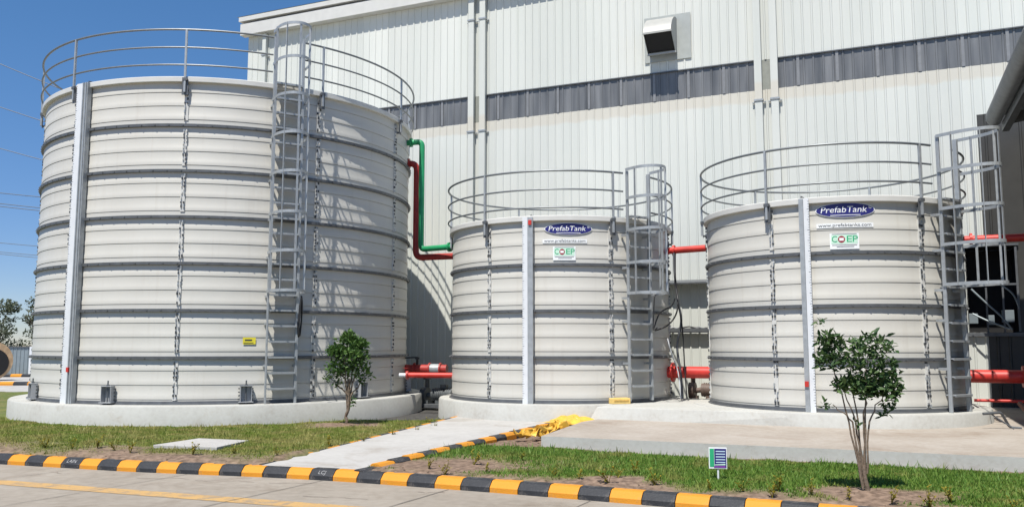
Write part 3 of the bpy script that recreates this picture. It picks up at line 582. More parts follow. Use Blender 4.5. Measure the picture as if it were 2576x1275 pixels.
def lawn_mat():
    m = ground_mat('lawn_turf', [(.3, (.05, .085, .016)), (.48, (.10, .13, .03)), (.62, (.17, .16, .05)), (.76, (.21, .16, .08))], 1.6, .6, 45); N, L = m.node_tree.nodes, m.node_tree.links; B = N['Principled BSDF']
    src = B.inputs['Base Color'].links[0].from_socket; at = N.new('ShaderNodeAttribute'); at.attribute_name = 'bare'
    no = N.new('ShaderNodeTexNoise'); no.inputs['Scale'].default_value = 11; no.inputs['Detail'].default_value = 6; r = N.new('ShaderNodeValToRGB'); tc = N.new('ShaderNodeTexCoord'); L.new(tc.outputs['Object'], no.inputs['Vector'])
    r.color_ramp.elements[0].position = .3; r.color_ramp.elements[1].position = .72; r.color_ramp.elements[0].color = (.10, .068, .048, 1); r.color_ramp.elements[1].color = (.29, .205, .15, 1); L.new(no.outputs[0], r.inputs[0])
    mx = N.new('ShaderNodeMix'); mx.data_type = 'RGBA'; L.new(at.outputs['Fac'], mx.inputs[0]); L.new(src, mx.inputs[6]); L.new(r.outputs[0], mx.inputs[7]); L.new(mx.outputs[2], B.inputs['Base Color'])
    return m
M['lawn'] = lawn_mat()
lawn(-27, 1, 11, 31, .15, 1); lawn(-3, 9.5, 6.5, 18, .1, 2)
PLANT_C = [(c[0], c[1], r) for (c, r) in ((TANKS[0][0], 5.06), (TANKS[1][0], 2.97))]
SLAB = [(-5.87, 14.26), (-5.49, 15.27), (-4.52, 14.96), (-4.72, 13.95)]
def grass(name, x0, x1, y0, y1, dens, which, h0, h1, label):
    n = int((x1 - x0) * (y1 - y0) * dens); x = RNG.uniform(x0, x1, n); y = RNG.uniform(y0, y1, n); w, z, b = lawn_fn(x, y)
    ok = (w == which) & (RNG.random(n) > b * 1.15)
    for cx, cy, r in PLANT_C: ok &= np.hypot(x - cx, y - cy) > r
    ins = np.ones(n, bool)
    for k in range(4): ins &= sdist(x, y, SLAB[k], SLAB[(k + 1) % 4])[1] < 0
    ok &= ~ins
    x, y, z = x[ok], y[ok], z[ok]; n = len(x); h = RNG.uniform(h0, h1, n) * (.6 + .8 * vnoise(x, y, .35, 9)); a = RNG.uniform(0, 2 * pi, n); wd = RNG.uniform(.006, .014, n); l = RNG.uniform(.2, .9, n) * h; la = RNG.uniform(0, 2 * pi, n)
    dx, dy = np.cos(a) * wd, np.sin(a) * wd
    V = np.empty((n, 3, 3)); V[:, 0] = np.stack([x - dx, y - dy, z - .01], 1); V[:, 1] = np.stack([x + dx, y + dy, z - .01], 1); V[:, 2] = np.stack([x + np.cos(la) * l, y + np.sin(la) * l, z + h], 1)
    me = bpy.data.meshes.new(name); me.vertices.add(3 * n); me.vertices.foreach_set('co', V.ravel()); me.loops.add(3 * n); me.loops.foreach_set('vertex_index', np.arange(3 * n)); me.polygons.add(n); me.polygons.foreach_set('loop_start', np.arange(n) * 3)
    me.update(calc_edges=True); me.materials.append(M['blade' if which == 1 else 'bladeg']); o = bpy.data.objects.new(name, me); COL.objects.link(o); tag(o, label, 'grass', kind='stuff')
grass('grass', -12, -1, 12, 20, 2600, 1, .012, .032, 'short patchy grass on the left lawn in front of the largest tank')
grass('grass', -2.5, 7.5, 8, 15.3, 3400, 2, .016, .045, 'thick green grass on the right lawn in front of the concrete platform')
grass('grass_tufts', -12, -1, 12, 20, 60, 1, .05, .10, 'scattered taller weeds sticking out of the left lawn')
grass('grass_tufts', -2.5, 7.5, 8, 15.3, 130, 2, .06, .12, 'scattered taller weeds sticking out of the right lawn')
m = MB(); m.prism(SLAB, -.46, -.375); o = m.build('cover_slab', M['path'], None, bevel=.01); tag(o, 'flat square concrete cover slab lying in the left lawn', 'slab')
# ------------------------------------------------------------------ kerb stones
def kerb_stone(a, b, nx_, z0, prof, matl, label, group, cat='kerb stone'):
    a, b = Vector(a), Vector(b); t = (b - a); L0 = t.length; t.normalize(); q = Vector((-t.y, t.x)) * nx_
    c = (a + b) / 2; m = MB(); n = len(prof); g = .004
    m.add([(*(t * s * (L0 / 2 - g) + q * p), z) for s in (-1, 1) for p, z in prof], [(i, (i + 1) % n, (i + 1) % n + n, i + n) for i in range(n)] + [list(range(n)), list(range(n, 2 * n))[::-1]])
    o = m.build('kerb_stone', matl, None, bevel=.006, loc=(c.x, c.y, z0 + random.uniform(-.003, .003))); o.rotation_euler.z = random.uniform(-.006, .006); tag(o, label, cat, group); return o
PROF = [(0, -.04), (0, .06), (.075, .132), (.11, .143), (.215, .143), (.215, -.04)]
KST = {}
for k in range(len(KB) - 1):
    y_ = k % 2 == 0
    KST[k] = kerb_stone(KB[k], KB[k + 1], 1, -.62, PROF, M['kyel'] if y_ else M['kblk'], ('yellow' if y_ else 'black') + ' painted kerb stone in the long row along the road', ('yellow' if y_ else 'black') + ' kerb stones along the road')
scrawl(17, 'LCJ', .2); scrawl(5, 'LAIN', .2)
PROF2 = [(0, -.15), (0, .05), (.03, .072), (.15, .072), (.19, .03), (.19, -.15)]
nK = 21
for k in range(nK):
    t0, t1 = k / nK * 1.0 - .012, (k + 1) / nK * 1.0 - .012; y_ = k % 2 == 1
    kerb_stone(lerp2(PR0, PR1, t0), lerp2(PR0, PR1, t1), -1, path_z(t0) - .005 - (.045, .02, .006)[k] if k < 3 else path_z(t0) - .005, PROF2, M['kyel'] if y_ else M['kblk'], ('yellow' if y_ else 'black') + ' painted kerb stone along the right edge of the path', ('yellow' if y_ else 'black') + ' kerb stones right of the path')
PROF3 = [(0, -.15), (0, .008), (.01, .016), (.06, .016), (.07, .008), (.07, -.15)]
for k in range(nK - 1):
    t0, t1 = k / nK + .005, (k + 1) / nK + .005; y_ = k % 2 == 1
    kerb_stone(lerp2(PL0, PL1, t0), lerp2(PL0, PL1, t1), 1, path_z(t0) - .005, PROF3, M['kyel'] if y_ else M['kblk'], ('yellow' if y_ else 'black') + ' flush kerb stone along the left edge of the path, half buried in soil', ('yellow' if y_ else 'black') + ' kerb stones left of the path')

# ------------------------------------------------------------------ pipes between the tanks
def pipe(name, pts, r, matl, label, flanges=(), rad=.18, fmat=None):
    t = thing(name, pts[0], label, 'pipe'); o0 = Vector(pts[0])
    m = MB(); m.tube([Vector(p) - o0 for p in (poly_round(pts, rad) if len(pts) > 2 else pts)], r, 16); m.build('pipe_run', matl, t, smooth=40)
    for p, dirv in flanges:
        p = Vector(p) - o0; dirv = Vector(dirv).normalized(); m = MB(); m.tube([p - dirv * .025, p + dirv * .025], r * 1.65, 16); m.build('flange', fmat or matl, t, smooth=40)
    return t
def on(i, a, z, dr=-.05): (cx, cy), R, N = TANKS[i]; return (cx + (R + dr) * cos(R_(a)), cy + (R + dr) * sin(R_(a)), z)
UX = (cos(PHI), -sin(PHI), 0)
pipe('green_pipe', [(-2.95, 22.72, 6.66), (-2.42, 22.62, 6.68), (-2.42, 22.62, 3.77), on(1, 163, 3.77)], .075, M['green'], 'green pipe dropping from the top of the largest tank to the middle tank', [((-2.72, 22.68, 6.67), (1, -.15, 0)), ((-1.62, 22.1, 3.77), (1, -.6, 0))], .14)
pipe('dark_red_pipe', [(-2.9, 22.9, 6.13), (-2.58, 22.85, 6.14), (-2.58, 22.85, 3.57), on(1, 155, 3.56)], .085, M['dred'], 'dark red pipe running down beside the green pipe to the middle tank', [((-2.80, 22.88, 6.135), (1, -.1, 0))], .2)
a, b = WP(-5.0, 19.9, 3.46), WP(-3.2, 19.9, 3.47)
pipe('red_pipe', [WP(-5.2, 19.95, 3.44), WP(-3.4, 19.85, 3.48)], .078, M['red'], 'thin bright red pipe high between the middle and right-hand tanks', [(WP(-4.50, 19.92, 3.45), UX)])
pipe('red_pipe', [WP(-5.2, 19.95, .62), WP(-3.4, 19.9, .62)], .135, M['red'], 'thick bright red pipe low between the middle and right-hand tanks', [(WP(-4.58, 19.95, .62), UX)])
pipe('red_pipe', [WP(1.2, 20.6, 3.48), WP(9, 20.6, 3.5)], .085, M['red'], 'thin red pipe running high from the right-hand tank into the lean-to', [(WP(1.75, 20.6, 3.48), UX)])
pipe('red_pipe', [WP(1.2, 20.4, .60), WP(9, 20.4, .60)], .135, M['red'], 'thick red pipe running low from the right-hand tank into the lean-to', [(WP(2.55, 20.4, .6), UX)])
pipe('red_pipe', [WP(1.6, 20.1, .12), WP(9, 20.1, .12)], .03, M['red'], 'slim red pipe near the floor under the lean-to')
# valve set between the big and the middle tank
vt = thing('valve_set', (-3.0, 22.6, .62), 'dark red valve assembly with a black lever, between the largest and middle tanks', 'valve')
m = MB(); m.tube([(.1, .3, 0), (1.3, 0, 0)], .115, 16); m.build('valve_body', M['dred'], vt, smooth=40)
for t in (.28, .62, .86):
    m = MB(); c = Vector((.1 + 1.2 * t, .3 - .3 * t, 0)); dv = Vector((1.2, -.3, 0)).normalized(); m.tube([c - dv * .02, c + dv * .02], .165, 16); m.build('flange', M['dred'], vt, smooth=40)
m = MB(); c = Vector((.98, .08, 0)); m.tube([c - dv * .13, c + dv * .13], .135, 16); m.build('coupling', M['galv'], vt, smooth=40)
m = MB(); m.tube([(.5, .2, .1), (.5, .2, .27)], .035, 8); m.box((.5, .2, .28), (.12, .1, .05)); m.tube([(.52, .2, .30), (.05, .3, .285)], .02, 6); m.build('lever', M['blackr'], vt)
lp = thing('red_pipe', (-2.75, 21.55, .50), 'slim bright red pipe with a white end cap, low between the largest and middle tanks', 'pipe')
m = MB(); m.tube([(.12, 0, 0), (1.5, -.18, .0)], .068, 14); m.build('pipe_run', M['red'], lp, smooth=40)
m = MB(); m.tube([(.12, .0, 0), (.17, -.006, 0)], .11, 14); m.build('flange', M['dred'], lp, smooth=40)
m = MB(); m.tube([(-.06, .02, 0), (.11, .0, 0)], .05, 12); m.build('end_cap', M['white'], lp, smooth=40)
m = MB(); m.tube([(.1, 0, .05), (.1, 0, .16)], .02, 8); m.tube([(.1, 0, .17), (.1, 0, .18)], .07, 12); m.build('handle', M['dred'], lp)
def pump(loc, label, bm_, rz):
    p = thing('pump', loc, label, 'pump', rz=rz)
    m = MB(); m.box((0, 0, .05), (1.2, .45, .1)); m.build('base_frame', M['galvd'], p, bevel=.01)
    m = MB(); m.tube([(-.1, 0, .34), (.5, 0, .34)], .17, 14); 
    for k in range(9): m.tube([(-.04 + .055 * k, 0, .34), (-.02 + .055 * k, 0, .34)], .185, 14)
    m.box((.2, 0, .14), (.36, .26, .12)); m.build('motor', bm_, p, smooth=40)
    m = MB(); m.tube([(-.42, 0, .32), (-.26, 0, .32)], .21, 16); m.tube([(-.26, 0, .32), (-.1, 0, .34)], .07, 10); m.tube([(-.34, .1, .32), (-.34, .1, .75)], .06, 12); m.tube([(-.34, .1, .73), (-.34, .1, .77)], .11, 12); m.box((-.3, 0, .14), (.2, .24, .1)); m.build('volute', bm_, p, smooth=40)
    m = MB(); m.box((.25, -.05, .56), (.18, .14, .10)); m.build('terminal_box', bm_, p, bevel=.01)
pump((-2.0, 23.0, -.40), 'dark grey pump behind the gap between the largest and middle tanks', M['iron'], -PHI)
pump(WP(-4.35, 22.6, -.25), 'dull brown pump under the thick red pipe between the middle and right-hand tanks', M['pumpr'], -PHI)
# ------------------------------------------------------------------ cables
def cable(pts, r, label, matl=None, n=6):
    o0 = Vector(pts[0]); pts = [Vector(p) - o0 for p in pts]; out = []
    for i in range(len(pts) - 1):                                # Catmull-Rom through the points
        p0, p1, p2, p3 = pts[max(i - 1, 0)], pts[i], pts[i + 1], pts[min(i + 2, len(pts) - 1)]
        for k in range(n):
            t = k / n; out.append(.5 * ((2 * p1) + (p2 - p0) * t + (2 * p0 - 5 * p1 + 4 * p2 - p3) * t * t + (3 * p1 - p0 - 3 * p2 + p3) * t ** 3))
    m = MB(); m.tube(out + [pts[-1]], r, 6); o = m.build('cable', matl or M['blackr'], None, smooth=60, loc=o0); tag(o, label, 'cable'); return o
def tk(i, f): (cx, cy) = TANKS[i][0]; return lambda x, d, z: (f(x, d, z)[0] + cx, f(x, d, z)[1] + cy, z)
Q1, Q2, Q3 = tk(0, LP1), tk(1, LP2), tk(2, LP3)
cable([Q1(.40, .24, 2.32), Q1(.36, .25, 2.0), Q1(.33, .26, 1.65), Q1(.36, .24, 1.42), Q1(.41, .22, 1.7), Q1(.43, .22, 2.05), Q1(.40, .24, 2.30), Q1(.37, .26, 1.95), Q1(.35, .27, 1.6), Q1(.385, .24, 1.45), Q1(.42, .22, 1.8), Q1(.41, .23, 2.25)], .016, 'black cable coil hanging from the ladder of the largest tank')
cable([Q2(.36, .34, 2.33), Q2(.30, .36, 2.30), Q2(.27, .36, 2.0), Q2(.24, .36, 1.64), Q2(.26, .36, 1.60), WP(-4.62, 18.9, 1.95), WP(-4.42, 19.2, 2.12), WP(-4.38, 19.4, 2.3)], .016, 'black cable pulled tight into a triangle beside the middle ladder', n=4)
cable([Q2(.42, .3, 1.62), WP(-4.72, 18.9, 1.57), WP(-4.50, 19.1, 1.68), WP(-4.36, 19.3, 1.9), WP(-4.34, 19.5, 2.2), WP(-4.43, 19.7, 2.7), WP(-4.47, 19.9, 3.4)], .018, 'black cable looping from the high red pipe behind the middle tank')
cable([WP(-4.47, 19.78, 3.38), WP(-4.46, 19.76, 2.9), WP(-4.40, 19.74, 2.3), WP(-4.32, 19.72, 1.8), WP(-4.42, 19.7, 1.2), WP(-4.34, 19.66, .6), WP(-4.3, 19.6, .03)], .028, 'thick grey-black cable hanging down past the lower red pipe', M['galvd'])
cable([WP(-4.40, 19.72, 2.3), WP(-4.30, 19.7, 1.7), WP(-4.26, 19.66, 1.1), WP(-4.24, 19.62, .75), WP(-4.2, 19.6, .03)], .015, 'thin black cable hanging straight in front of the lower red pipe')
cable([WP(-4.62, 19.6, 1.4), WP(-4.52, 19.62, 1.0), WP(-4.42, 19.62, .75), WP(-4.36, 19.6, .4), WP(-4.33, 19.55, .03)], .014, 'thin pale cable crossing in front of the lower red pipe', M['white'])
cable([WP(1.95, 23.6, 2.6), WP(2.2, 23.5, 2.3), WP(2.55, 23.4, 1.9), WP(2.75, 23.4, 1.6)], .022, 'grey cable arching across the dark wall opening', M['sheet'])
cable([WP(2.55, 23.5, 2.7), WP(2.8, 23.4, 2.45), WP(2.92, 23.4, 2.1)], .02, 'short grey cable hanging at the right of the dark wall opening', M['sheet'])
cable([WP(1.95, 23.6, 2.0), WP(2.3, 23.5, 1.8), WP(2.7, 23.4, 1.62)], .022, 'grey cable sagging low in the dark wall opening', M['sheet'])
cable([WP(2.35, 19.6, .1), WP(2.5, 18.2, -.1), WP(3.2, 17.0, -.18), WP(4.5, 16.4, -.2)], .05, 'brown hose curving over the shaded floor under the lean-to', M['brown'])
# ladder feet and the bent conduit at the right-hand tank
cd = thing('bent_conduit', WP(1.9, 18.2, -.25), 'grey bent conduit leaning off the plinth edge by the right-hand ladder', 'conduit')
m = MB(); m.tube(poly_round([(-.55, -.35, .27), (-.2, -.3, .29), (.0, -.2, .02), (.16, -.3, .01)], .05), .024, 8); m.build('conduit_pipe', M['galvd'], cd, smooth=40)
m = MB(); m.tube([(-.38, -.28, .27), (-.05, -.42, .01)], .014, 6); m.build('stay', M['galvd'], cd)
# ------------------------------------------------------------------ loose things
sg = thing('plant_sign', (2.606, 11.06, -.475), 'small sign board with green and blue stripes, standing in the right lawn', 'sign', rz=R_(-8))
m = MB(); m.box((0, .012, .09), (.022, .02, .2)); m.build('post', M['white'], sg)
m = MB(); m.box((0, 0, .30), (.225, .02, .262)); bd = m.build('board', M['wprint'], sg, bevel=.003)
def pn(n_, c, d, mt): mm = MB(); mm.box(c, d); mm.build(n_, mt, bd)
pn('green_panel', (-.074, -.0115, .305), (.054, .003, .225), M['cgreen']); pn('blue_panel', (.030, -.0115, .30), (.146, .003, .235), M['blue'])
for k in range(5): pn('stripe', (.032, -.014, .385 - .034 * k), (.115, .002, .012), M['lblue'])
mm = MB(); mm.add([(-.045, -.0145, .222), (.09, -.0145, .232), (.09, -.0145, .215), (-.045, -.0145, .212)], [(0, 1, 2, 3)]); mm.build('stripe', M['palegreen'], bd)
pn('purple_panel', (.02, -.0135, .194), (.14, .003, .02), mat('violet_print', (.20, .05, .32), .5))
m = MB(); m.box((0, 0, 0), (.42, .2, .12)); m.box((0, -.101, .012), (.34, .004, .016)); m.box((.02, -.02, .064), (.3, .1, .012)); o = m.build('foam_block', M['foam'], None, bevel=.012, loc=on(1, -66.5, .06, .17)); o.rotation_euler.z = R_(18); tag(o, 'pale yellow foam block lying on the plinth of the middle tank', 'block')
# crumpled plastic: a folded sheet and twisted tape lying over the kerb
def crumple(cx, cy, z0, lx, ly, h, rot, seed, name, label):
    r = np.random.default_rng(seed); nx, ny = 30, 18; V = []
    for i in range(nx + 1):
        for j in range(ny + 1):
            s, t = i / nx - .5, j / ny - .5
            rad = 1 + .12 * sin(5 * atan2(t, s) + seed) + .08 * sin(11 * atan2(t, s))
            x, y = s * lx * rad, t * ly * rad; e = max(0, 1 - 3.4 * (s * s + t * t))
            f = abs(sin(7 * s + 4 * t + seed)) * .55 + abs(sin(10 * t - 5 * s + 2 * seed)) * .35 + abs(sin(16 * s + 12 * t)) * .12 + r.random() * .03
            V.append((x * cos(rot) - y * sin(rot), x * sin(rot) + y * cos(rot), .012 + h * e * (.35 + f) + .02 * f))
    m = MB(); m.add(V, [(i * (ny + 1) + j, (i + 1) * (ny + 1) + j, (i + 1) * (ny + 1) + j + 1, i * (ny + 1) + j + 1) for i in range(nx) for j in range(ny)])
    o = m.build(name, M['plast'], None, loc=(cx, cy, z0)); tag(o, label, 'plastic sheet'); return o
crumple(1.22, 17.75, -.33, 1.05, .9, .10, .9, 1, 'plastic_sheet', 'crumpled yellow plastic sheet heaped at the top end of the path kerb')
m = MB(); base = [(.12, 15.2), (.3, 15.5), (.45, 15.35), (.62, 15.75), (.5, 16.0), (.78, 16.2), (.7, 16.5), (1.0, 16.7), (.95, 17.1), (1.15, 17.3)]
for s in range(3):
    pts = []; nrm = []
    for i in range(60):
        t = i / 59 * (len(base) - 1); k = min(int(t), len(base) - 2); f = t - k
        x = base[k][0] * (1 - f) + base[k + 1][0] * f + .09 * sin(i * .5 + s * 2); y = base[k][1] * (1 - f) + base[k + 1][1] * f + .10 * cos(i * .43 + s * 1.7)
        pts.append((x - .12, y - 15.2, .03 + .045 * (1 + sin(i * .7 + s)) ** 1 + .02 * s)); a = i * .55 + s; nrm.append((cos(a), .3, sin(a)))
    m.bar(pts, .11, .004, nrm)
o = m.build('plastic_tape', M['plast'], None, loc=(.12, 15.2, -.40)); tag(o, 'tangle of twisted yellow plastic tape lying along the path kerb', 'tape')
# ------------------------------------------------------------------ trees and plants
def leaf_cloud(mb, centres, n, size, rnd, droop=.3):
    for k in range(n):
        c, r = centres[rnd.randrange(len(centres))] if not isinstance(centres, dict) else None
        while True:
            p = Vector((rnd.uniform(-1, 1), rnd.uniform(-1, 1), rnd.uniform(-1, 1)))
            if .25 < p.length <= 1: break
        p = Vector((p.x * r[0], p.y * r[1], p.z * r[2])) + Vector(c)
        s = size * rnd.uniform(.6, 1.35); e = Matrix.Rotation(rnd.uniform(0, 2 * pi), 3, 'Z') @ Matrix.Rotation(rnd.uniform(-1.0, .8) - droop, 3, 'Y') @ Matrix.Rotation(rnd.uniform(-.9, .9), 3, 'X')
        q = [Vector((0, 0, 0)), Vector((.35 * s, .22 * s, .03 * s)), Vector((.7 * s, .17 * s, .0)), Vector((s, 0, -.1 * s)), Vector((.7 * s, -.17 * s, 0)), Vector((.35 * s, -.22 * s, .03 * s))]
        mb.add([e @ v + p for v in q], [(0, 1, 2, 3), (0, 3, 4, 5)])
def limb(mb, a, b, r0, r1, rnd, n=6, wob=.03):
    a, b = Vector(a), Vector(b); pts = []; 
    for i in range(n + 1):
        t = i / n; p = a.lerp(b, t); w = wob * sin(pi * t)
        pts.append(p + Vector((rnd.uniform(-w, w), rnd.uniform(-w, w), 0)))
    mb.tube(pts, [r0 + (r1 - r0) * i / n for i in range(n + 1)], 7); return pts
rnd = random.Random(3)
tr1 = thing('young_tree', (-3.47, 18.25, -.40), 'young tree with a dense dark round crown on the left lawn before the largest tank', 'tree', rz=0)
m = MB(); limb(m, (0, 0, -.05), (.01, 0, .35), .034, .028, rnd); [limb(m, (.01 + .01 * q, .01 * (q % 2), .18 + .03 * q), (.02 + .045 * (q - 1.5), .03 * (q % 2), .95), .017, .010, rnd, 5, .02) for q in range(4)]
for (x, y, z) in ((-.22, .05, 1.25), (-.05, -.12, 1.45), (.12, .1, 1.6), (.28, -.02, 1.25), (.05, 0, 1.8), (-.36, -.05, .98), (.38, .08, 1.02)):
    s0 = rnd.uniform(.35, .75); limb(m, (.02, 0, s0), (x, y, z), .02, .007, rnd, wob=.05)
m.build('trunk', M['bark'], tr1, smooth=60)
m = MB(); leaf_cloud(m, [((0, 0, 1.35), (.40, .38, .42)), ((-.02, 0, 1.62), (.3, .28, .26)), ((.2, 0, 1.15), (.3, .3, .24)), ((-.22, 0, 1.15), (.24, .26, .22)), ((.02, 0, 1.80), (.15, .16, .13)), ((.20, -.1, 1.42), (.30, .28, .24)), ((-.26, .0, 1.5), (.20, .2, .13)), ((.24, 0, 1.66), (.16, .2, .10))], 2500, .092, rnd)
leaf_cloud(m, [((-.42, 0, .93), (.10, .1, .08)), ((.42, 0, 1.02), (.12, .1, .1)), ((.3, 0, .86), (.08, .1, .07)), ((-.2, .0, .82), (.1, .1, .1)), ((.14, 0, .5), (.05, .05, .12))], 170, .08, rnd); m.build('crown', M['leaf'], tr1)
tr2 = thing('young_tree', (4.09, 10.12, -.44), 'young tree with bare thin stems and a sparse crown on the right lawn', 'tree')
m = MB(); ends = [(-.28, .0, 1.30), (-.12, .1, 1.55), (.02, -.1, 1.45), (.12, .08, 1.62), (.27, 0, 1.18), (-.42, 0, 1.72), (-.36, -.03, 1.0)]; ends.sort()
limb(m, (.02, 0, -.05), (-.02, 0, .30), .030, .022, rnd, wob=.008)
for k, (x, y, z) in enumerate(ends):
    b0 = (-.01 + .009 * (k - 3), .008 * (k % 3), .03 + .03 * k); b1 = (-.05 + .04 * (k - 3), y * .3, .80); limb(m, b0, b1, .013, .010, rnd, 5, .012); limb(m, b1, (x, y, z), .010, .004, rnd, 6, .025)
m.build('trunk', M['bark'], tr2, smooth=60)
m = MB(); leaf_cloud(m, [((-.16, 0, 1.55), (.22, .25, .20)), ((-.36, 0, 1.72), (.14, .14, .12)), ((-.40, 0, 1.52), (.14, .15, .14)), ((.04, 0, 1.42), (.22, .25, .22)), ((.16, .05, 1.68), (.22, .2, .16)), ((.28, 0, 1.38), (.16, .18, .16)), ((.32, 0, 1.16), (.14, .15, .12)), ((-.2, 0, 1.22), (.14, .15, .10)), ((-.02, -.05, 1.18), (.16, .15, .12)), ((.12, 0, 1.18), (.15, .15, .12))], 1750, .086, rnd)
leaf_cloud(m, [((.44, 0, 1.22), (.07, .08, .06)), ((-.46, 0, 1.93), (.06, .06, .08)), ((.36, 0, 1.0), (.05, .06, .07)), ((.26, 0, .98), (.07, .06, .06)), ((-.42, 0, .98), (.07, .06, .05)), ((-.08, 0, .78), (.05, .05, .09)), ((.24, 0, .88), (.07, .05, .04)), ((.36, .0, 1.62), (.06, .06, .06))], 120, .075, rnd); m.build('crown', M['leafd'], tr2)
PLTS = [(-7.05, 14.0), (-6.25, 13.75), (-5.95, 13.6), (-4.25, 13.35), (-3.55, 13.2), (-6.7, 14.1), (-4.9, 13.4), (-7.6, 14.2), (-3.05, 14.55), (-2.6, 15.3), (-2.2, 16.2), (-1.85, 16.95), (-1.6, 17.6), (-1.72, 18.2), (-1.15, 12.1), (-.9, 11.75), (-.35, 11.85), (-.55, 12.45), (.15, 12.95), (.55, 11.35), (.85, 11.15), (1.35, 11.15), (1.6, 11.4), (1.75, 10.75), (2.35, 10.4), (2.7, 10.25), (3.1, 10.2), (3.4, 9.95), (3.75, 9.75), (4.15, 9.6), (4.75, 9.5), (5.25, 9.2), (5.7, 9.0), (1.2, 10.9), (2.95, 9.95), (4.45, 9.35)]
protos = []
for v in range(4):
    rr_ = random.Random(50 + v); m = MB()
    for st in range(4 + v):
        a = rr_.uniform(0, 2 * pi); ln = rr_.uniform(.03, .10); hh = rr_.uniform(.07, .17); tip = Vector((cos(a) * ln, sin(a) * ln, hh)); m.tube([(0, 0, -.01), tip * .5 + Vector((0, 0, .012)), tip], [.004, .003, .002], 4)
        for k in range(9):
            f = rr_.uniform(.3, 1.05); b = rr_.uniform(0, 2 * pi); L_ = rr_.uniform(.022, .05); q = Vector((cos(b), sin(b), rr_.uniform(-.2, .9))).normalized(); sd = q.cross(Vector((0, 0, 1))).normalized() * L_ * .3; p0 = tip * f
            m.add([p0, p0 + q * L_ * .5 + sd, p0 + q * L_, p0 + q * L_ * .5 - sd], [(0, 1, 2, 3)])
    protos.append(m)
firsts = {}
for k, (x, y) in enumerate(PLTS):
    v = k % 4; w_, z, b = lawn_fn(np.array([x]), np.array([y]))
    if v not in firsts: o = firsts[v] = protos[v].build('seedling', M['leafy'], None)
    else: o = firsts[v].copy(); COL.objects.link(o)
    o.location = (x, y, float(z[0])); o.rotation_euler.z = rnd.uniform(0, 6); o.scale = [rnd.uniform(.75, 1.25)] * 3
    if x < -1.5 and y < 14.4: tag(o, 'yellow-green seedling in the bare soil between the left lawn and the road kerb', 'seedling', 'seedlings in front of the left lawn')
    elif x < -1.5: tag(o, 'yellow-green seedling in the soil along the left edge of the path', 'seedling', 'seedlings left of the path')
    else: tag(o, 'yellow-green seedling near the edge of the right lawn', 'seedling', 'seedlings in the right lawn')
# dead leaves and clods on the bare soil
m = MB()
for k in range(2600):
    x, y = rnd.uniform(-9, 6), rnd.uniform(8.5, 19); w_, z, b = lawn_fn(np.array([x]), np.array([y]))
    if w_[0] == 0 or b[0] < .5: continue
    s = rnd.uniform(.012, .035); e = Matrix.Rotation(rnd.uniform(0, 6.3), 3, 'Z') @ Matrix.Rotation(rnd.uniform(-.6, .6), 3, 'X')
    m.add([e @ Vector(q) + Vector((x, y, float(z[0]) + .012)) for q in ((-s, 0, 0), (0, s * .4, .006), (s, 0, 0), (0, -s * .4, .004))], [(0, 1, 2, 3)])
o = m.build('leaf_litter', leaf_mat('dry_leaf', (.10, .06, .035), (.36, .26, .17)), None); tag(o, 'dry leaves and crumbs scattered on the bare soil', 'litter', kind='stuff')

# ------------------------------------------------------------------ far left background
m = MB(); m.add([(-60, 30.5, -.62), (-12, 30.5, -.62), (-12, 56, -.62), (-70, 56, -.62)], [(0, 1, 2, 3)]); struct(m.build('yard', M['path'], None))
for row, (Y, x0, n, lab) in enumerate(((40, -25.0, 10, 'nearer row'), (50.5, -30.6, 12, 'farther row'))):
    for k in range(n):
        y_ = k % 2 == 0; a = (x0 + k * .62, Y + .05 * k); kerb_stone(a, (a[0] + .62, a[1] + .05), 1, -.62, [(0, -.04), (0, .10), (.1, .17), (.3, .17), (.3, -.04)], M['kyel'] if y_ else M['kblk'], f'distant {"yellow" if y_ else "black"} kerb stone in the {lab} behind the largest tank', f'distant {"yellow" if y_ else "black"} kerb stones, {lab}')
fn = thing('sheet_fence', (-31.75, 57, -.65), 'grey corrugated sheet fence far behind, at the left edge', 'fence')
m = MB(); clad(m, -12, 6, 0, 1.75, .25, .03); m.build('sheeting', M['sheet'], fn)
for x in (-9, -6, -3, 0, 3): m = MB(); m.box((x, -.08, .88), (.16, .1, 1.8)); m.build('post', M['white'], fn)
m = MB(); m.box((-3, -.05, 1.78), (18, .08, .06)); m.build('top_rail', M['galvd'], fn)
dr = thing('cable_drum', (-27.62, 45.5, .42), 'big wooden cable drum with dark wound cable, cut by the left edge', 'cable drum', rz=R_(-40))
for s in (-.55, .55):
    m = MB(); m.tube([(s - .06, 0, 0), (s + .06, 0, 0)], 1.0, 40); m.tube([(s - .075, 0, 0), (s + .075, 0, 0)], .16, 16); m.build('flange', M['wood'], dr, smooth=40)
m = MB(); m.tube([(-.5, 0, 0), (.5, 0, 0)], .8, 32); m.build('wound_cable', M['blackr'], dr, smooth=40)
m = MB(); m.tube([(.615, .05, -.12), (.64, .05, -.12)], .74, 32); m.build('end_plate', M['blackr'], dr, smooth=40)
rnd = random.Random(11)
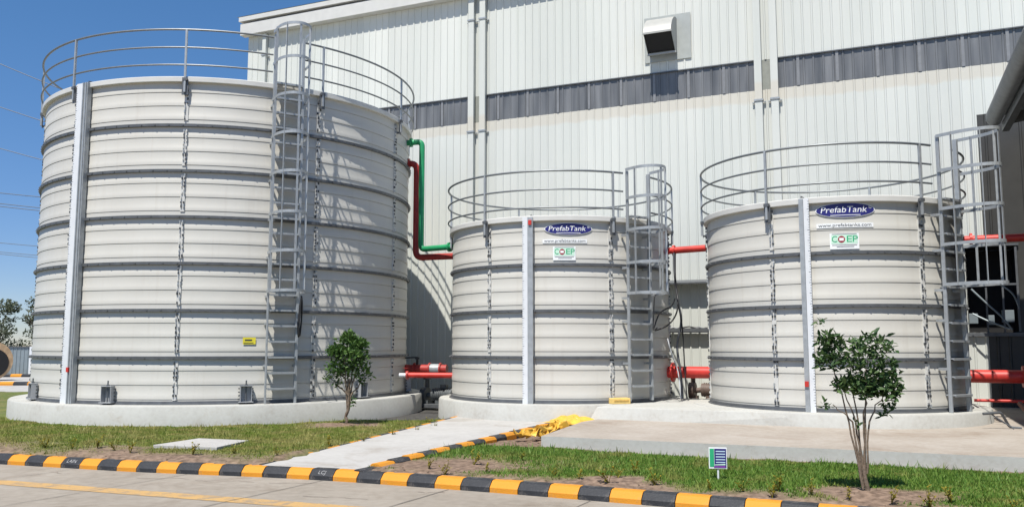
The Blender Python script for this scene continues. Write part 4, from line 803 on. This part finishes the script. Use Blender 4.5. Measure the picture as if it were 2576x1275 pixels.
for k, (x, y, h, sp, lab) in enumerate(((-37.6, 63, 5.2, 1.5, 'grey-green thin-leaved tree at the far left, cut by the frame'), (-35.2, 64, 5.4, 1.3, 'grey-green thin-leaved tree far off, just left of the largest tank'), (-31.0, 66, 5.2, 1.6, 'far grey-green tree mostly hidden behind the left side of the largest tank'))):
    t = thing('distant_tree', (x, y, -.65), lab, 'tree'); m = MB(); limb(m, (0, 0, 0), (.1, 0, h * .5), .12, .08, rnd)
    for q in range(7): a = rnd.uniform(0, 6.3); limb(m, (.05, 0, h * rnd.uniform(.3, .5)), (sp * .8 * cos(a), sp * .8 * sin(a), h * rnd.uniform(.65, .98)), .05, .015, rnd)
    m.build('trunk', M['bark'], t, smooth=60); m = MB()
    leaf_cloud(m, [((rnd.uniform(-sp, sp) * .7, rnd.uniform(-sp, sp) * .7, h * rnd.uniform(.62, .98)), (.5, .5, .32)) for q in range(16)], 900, .24, rnd); m.build('crown', M['leafg'], t)
for k, (x, y, lab) in enumerate(((-38, 60, 'low dusty bush behind the far fence at the left edge'), (-35.6, 60.5, 'low dusty bush behind the far fence, second from the left edge'), (-33.2, 60, 'low dusty bush behind the far fence, beside the largest tank'))):
    t = thing('distant_bush', (x, y, -.65), lab, 'bush'); m = MB(); limb(m, (0, 0, 0), (0, 0, 1.8), .06, .03, rnd); m.build('stem', M['bark'], t); m = MB()
    leaf_cloud(m, [((rnd.uniform(-1, 1), rnd.uniform(-.6, .6), rnd.uniform(.7, 2.9)), (.6, .5, .4)) for q in range(14)], 1100, .2, rnd); m.build('foliage', M['leafg'], t)
# overhead wires at 70 m
def px(x, y, Y): return ((x - 1288) / 2154.9 * Y * 1.0, Y, 1.2457 + (867.4 - y) / 2154.9 * Y * 1.006)
for k, (y0, y1) in enumerate(((165, 208), (273, 307), (377, 405), (487, 497), (514, 525), (521, 532), (613, 622), (636, 645), (641, 651))):
    Y = 70; pts = []
    for i in range(25):
        x = -700 + 1500 * i / 24; sl_ = (y1 - y0) / 105; pts.append(px(x, y0 + sl_ * x - .00008 * (x - 0) * (x - 105), Y))
    m = MB(); o0 = Vector(pts[0]); m.tube([Vector(p) - o0 for p in pts], .022 if k > 5 else .03, 5); o = m.build('power_line', M['dark'], None, loc=o0)
    nm = ('topmost', 'second highest', 'third highest', 'fourth highest', 'upper of the middle close pair', 'lower of the middle close pair', 'third lowest', 'second lowest', 'lowest')[k]
    tag(o, f'{nm} thin overhead power line crossing the sky at the left', 'power line', 'overhead power lines')
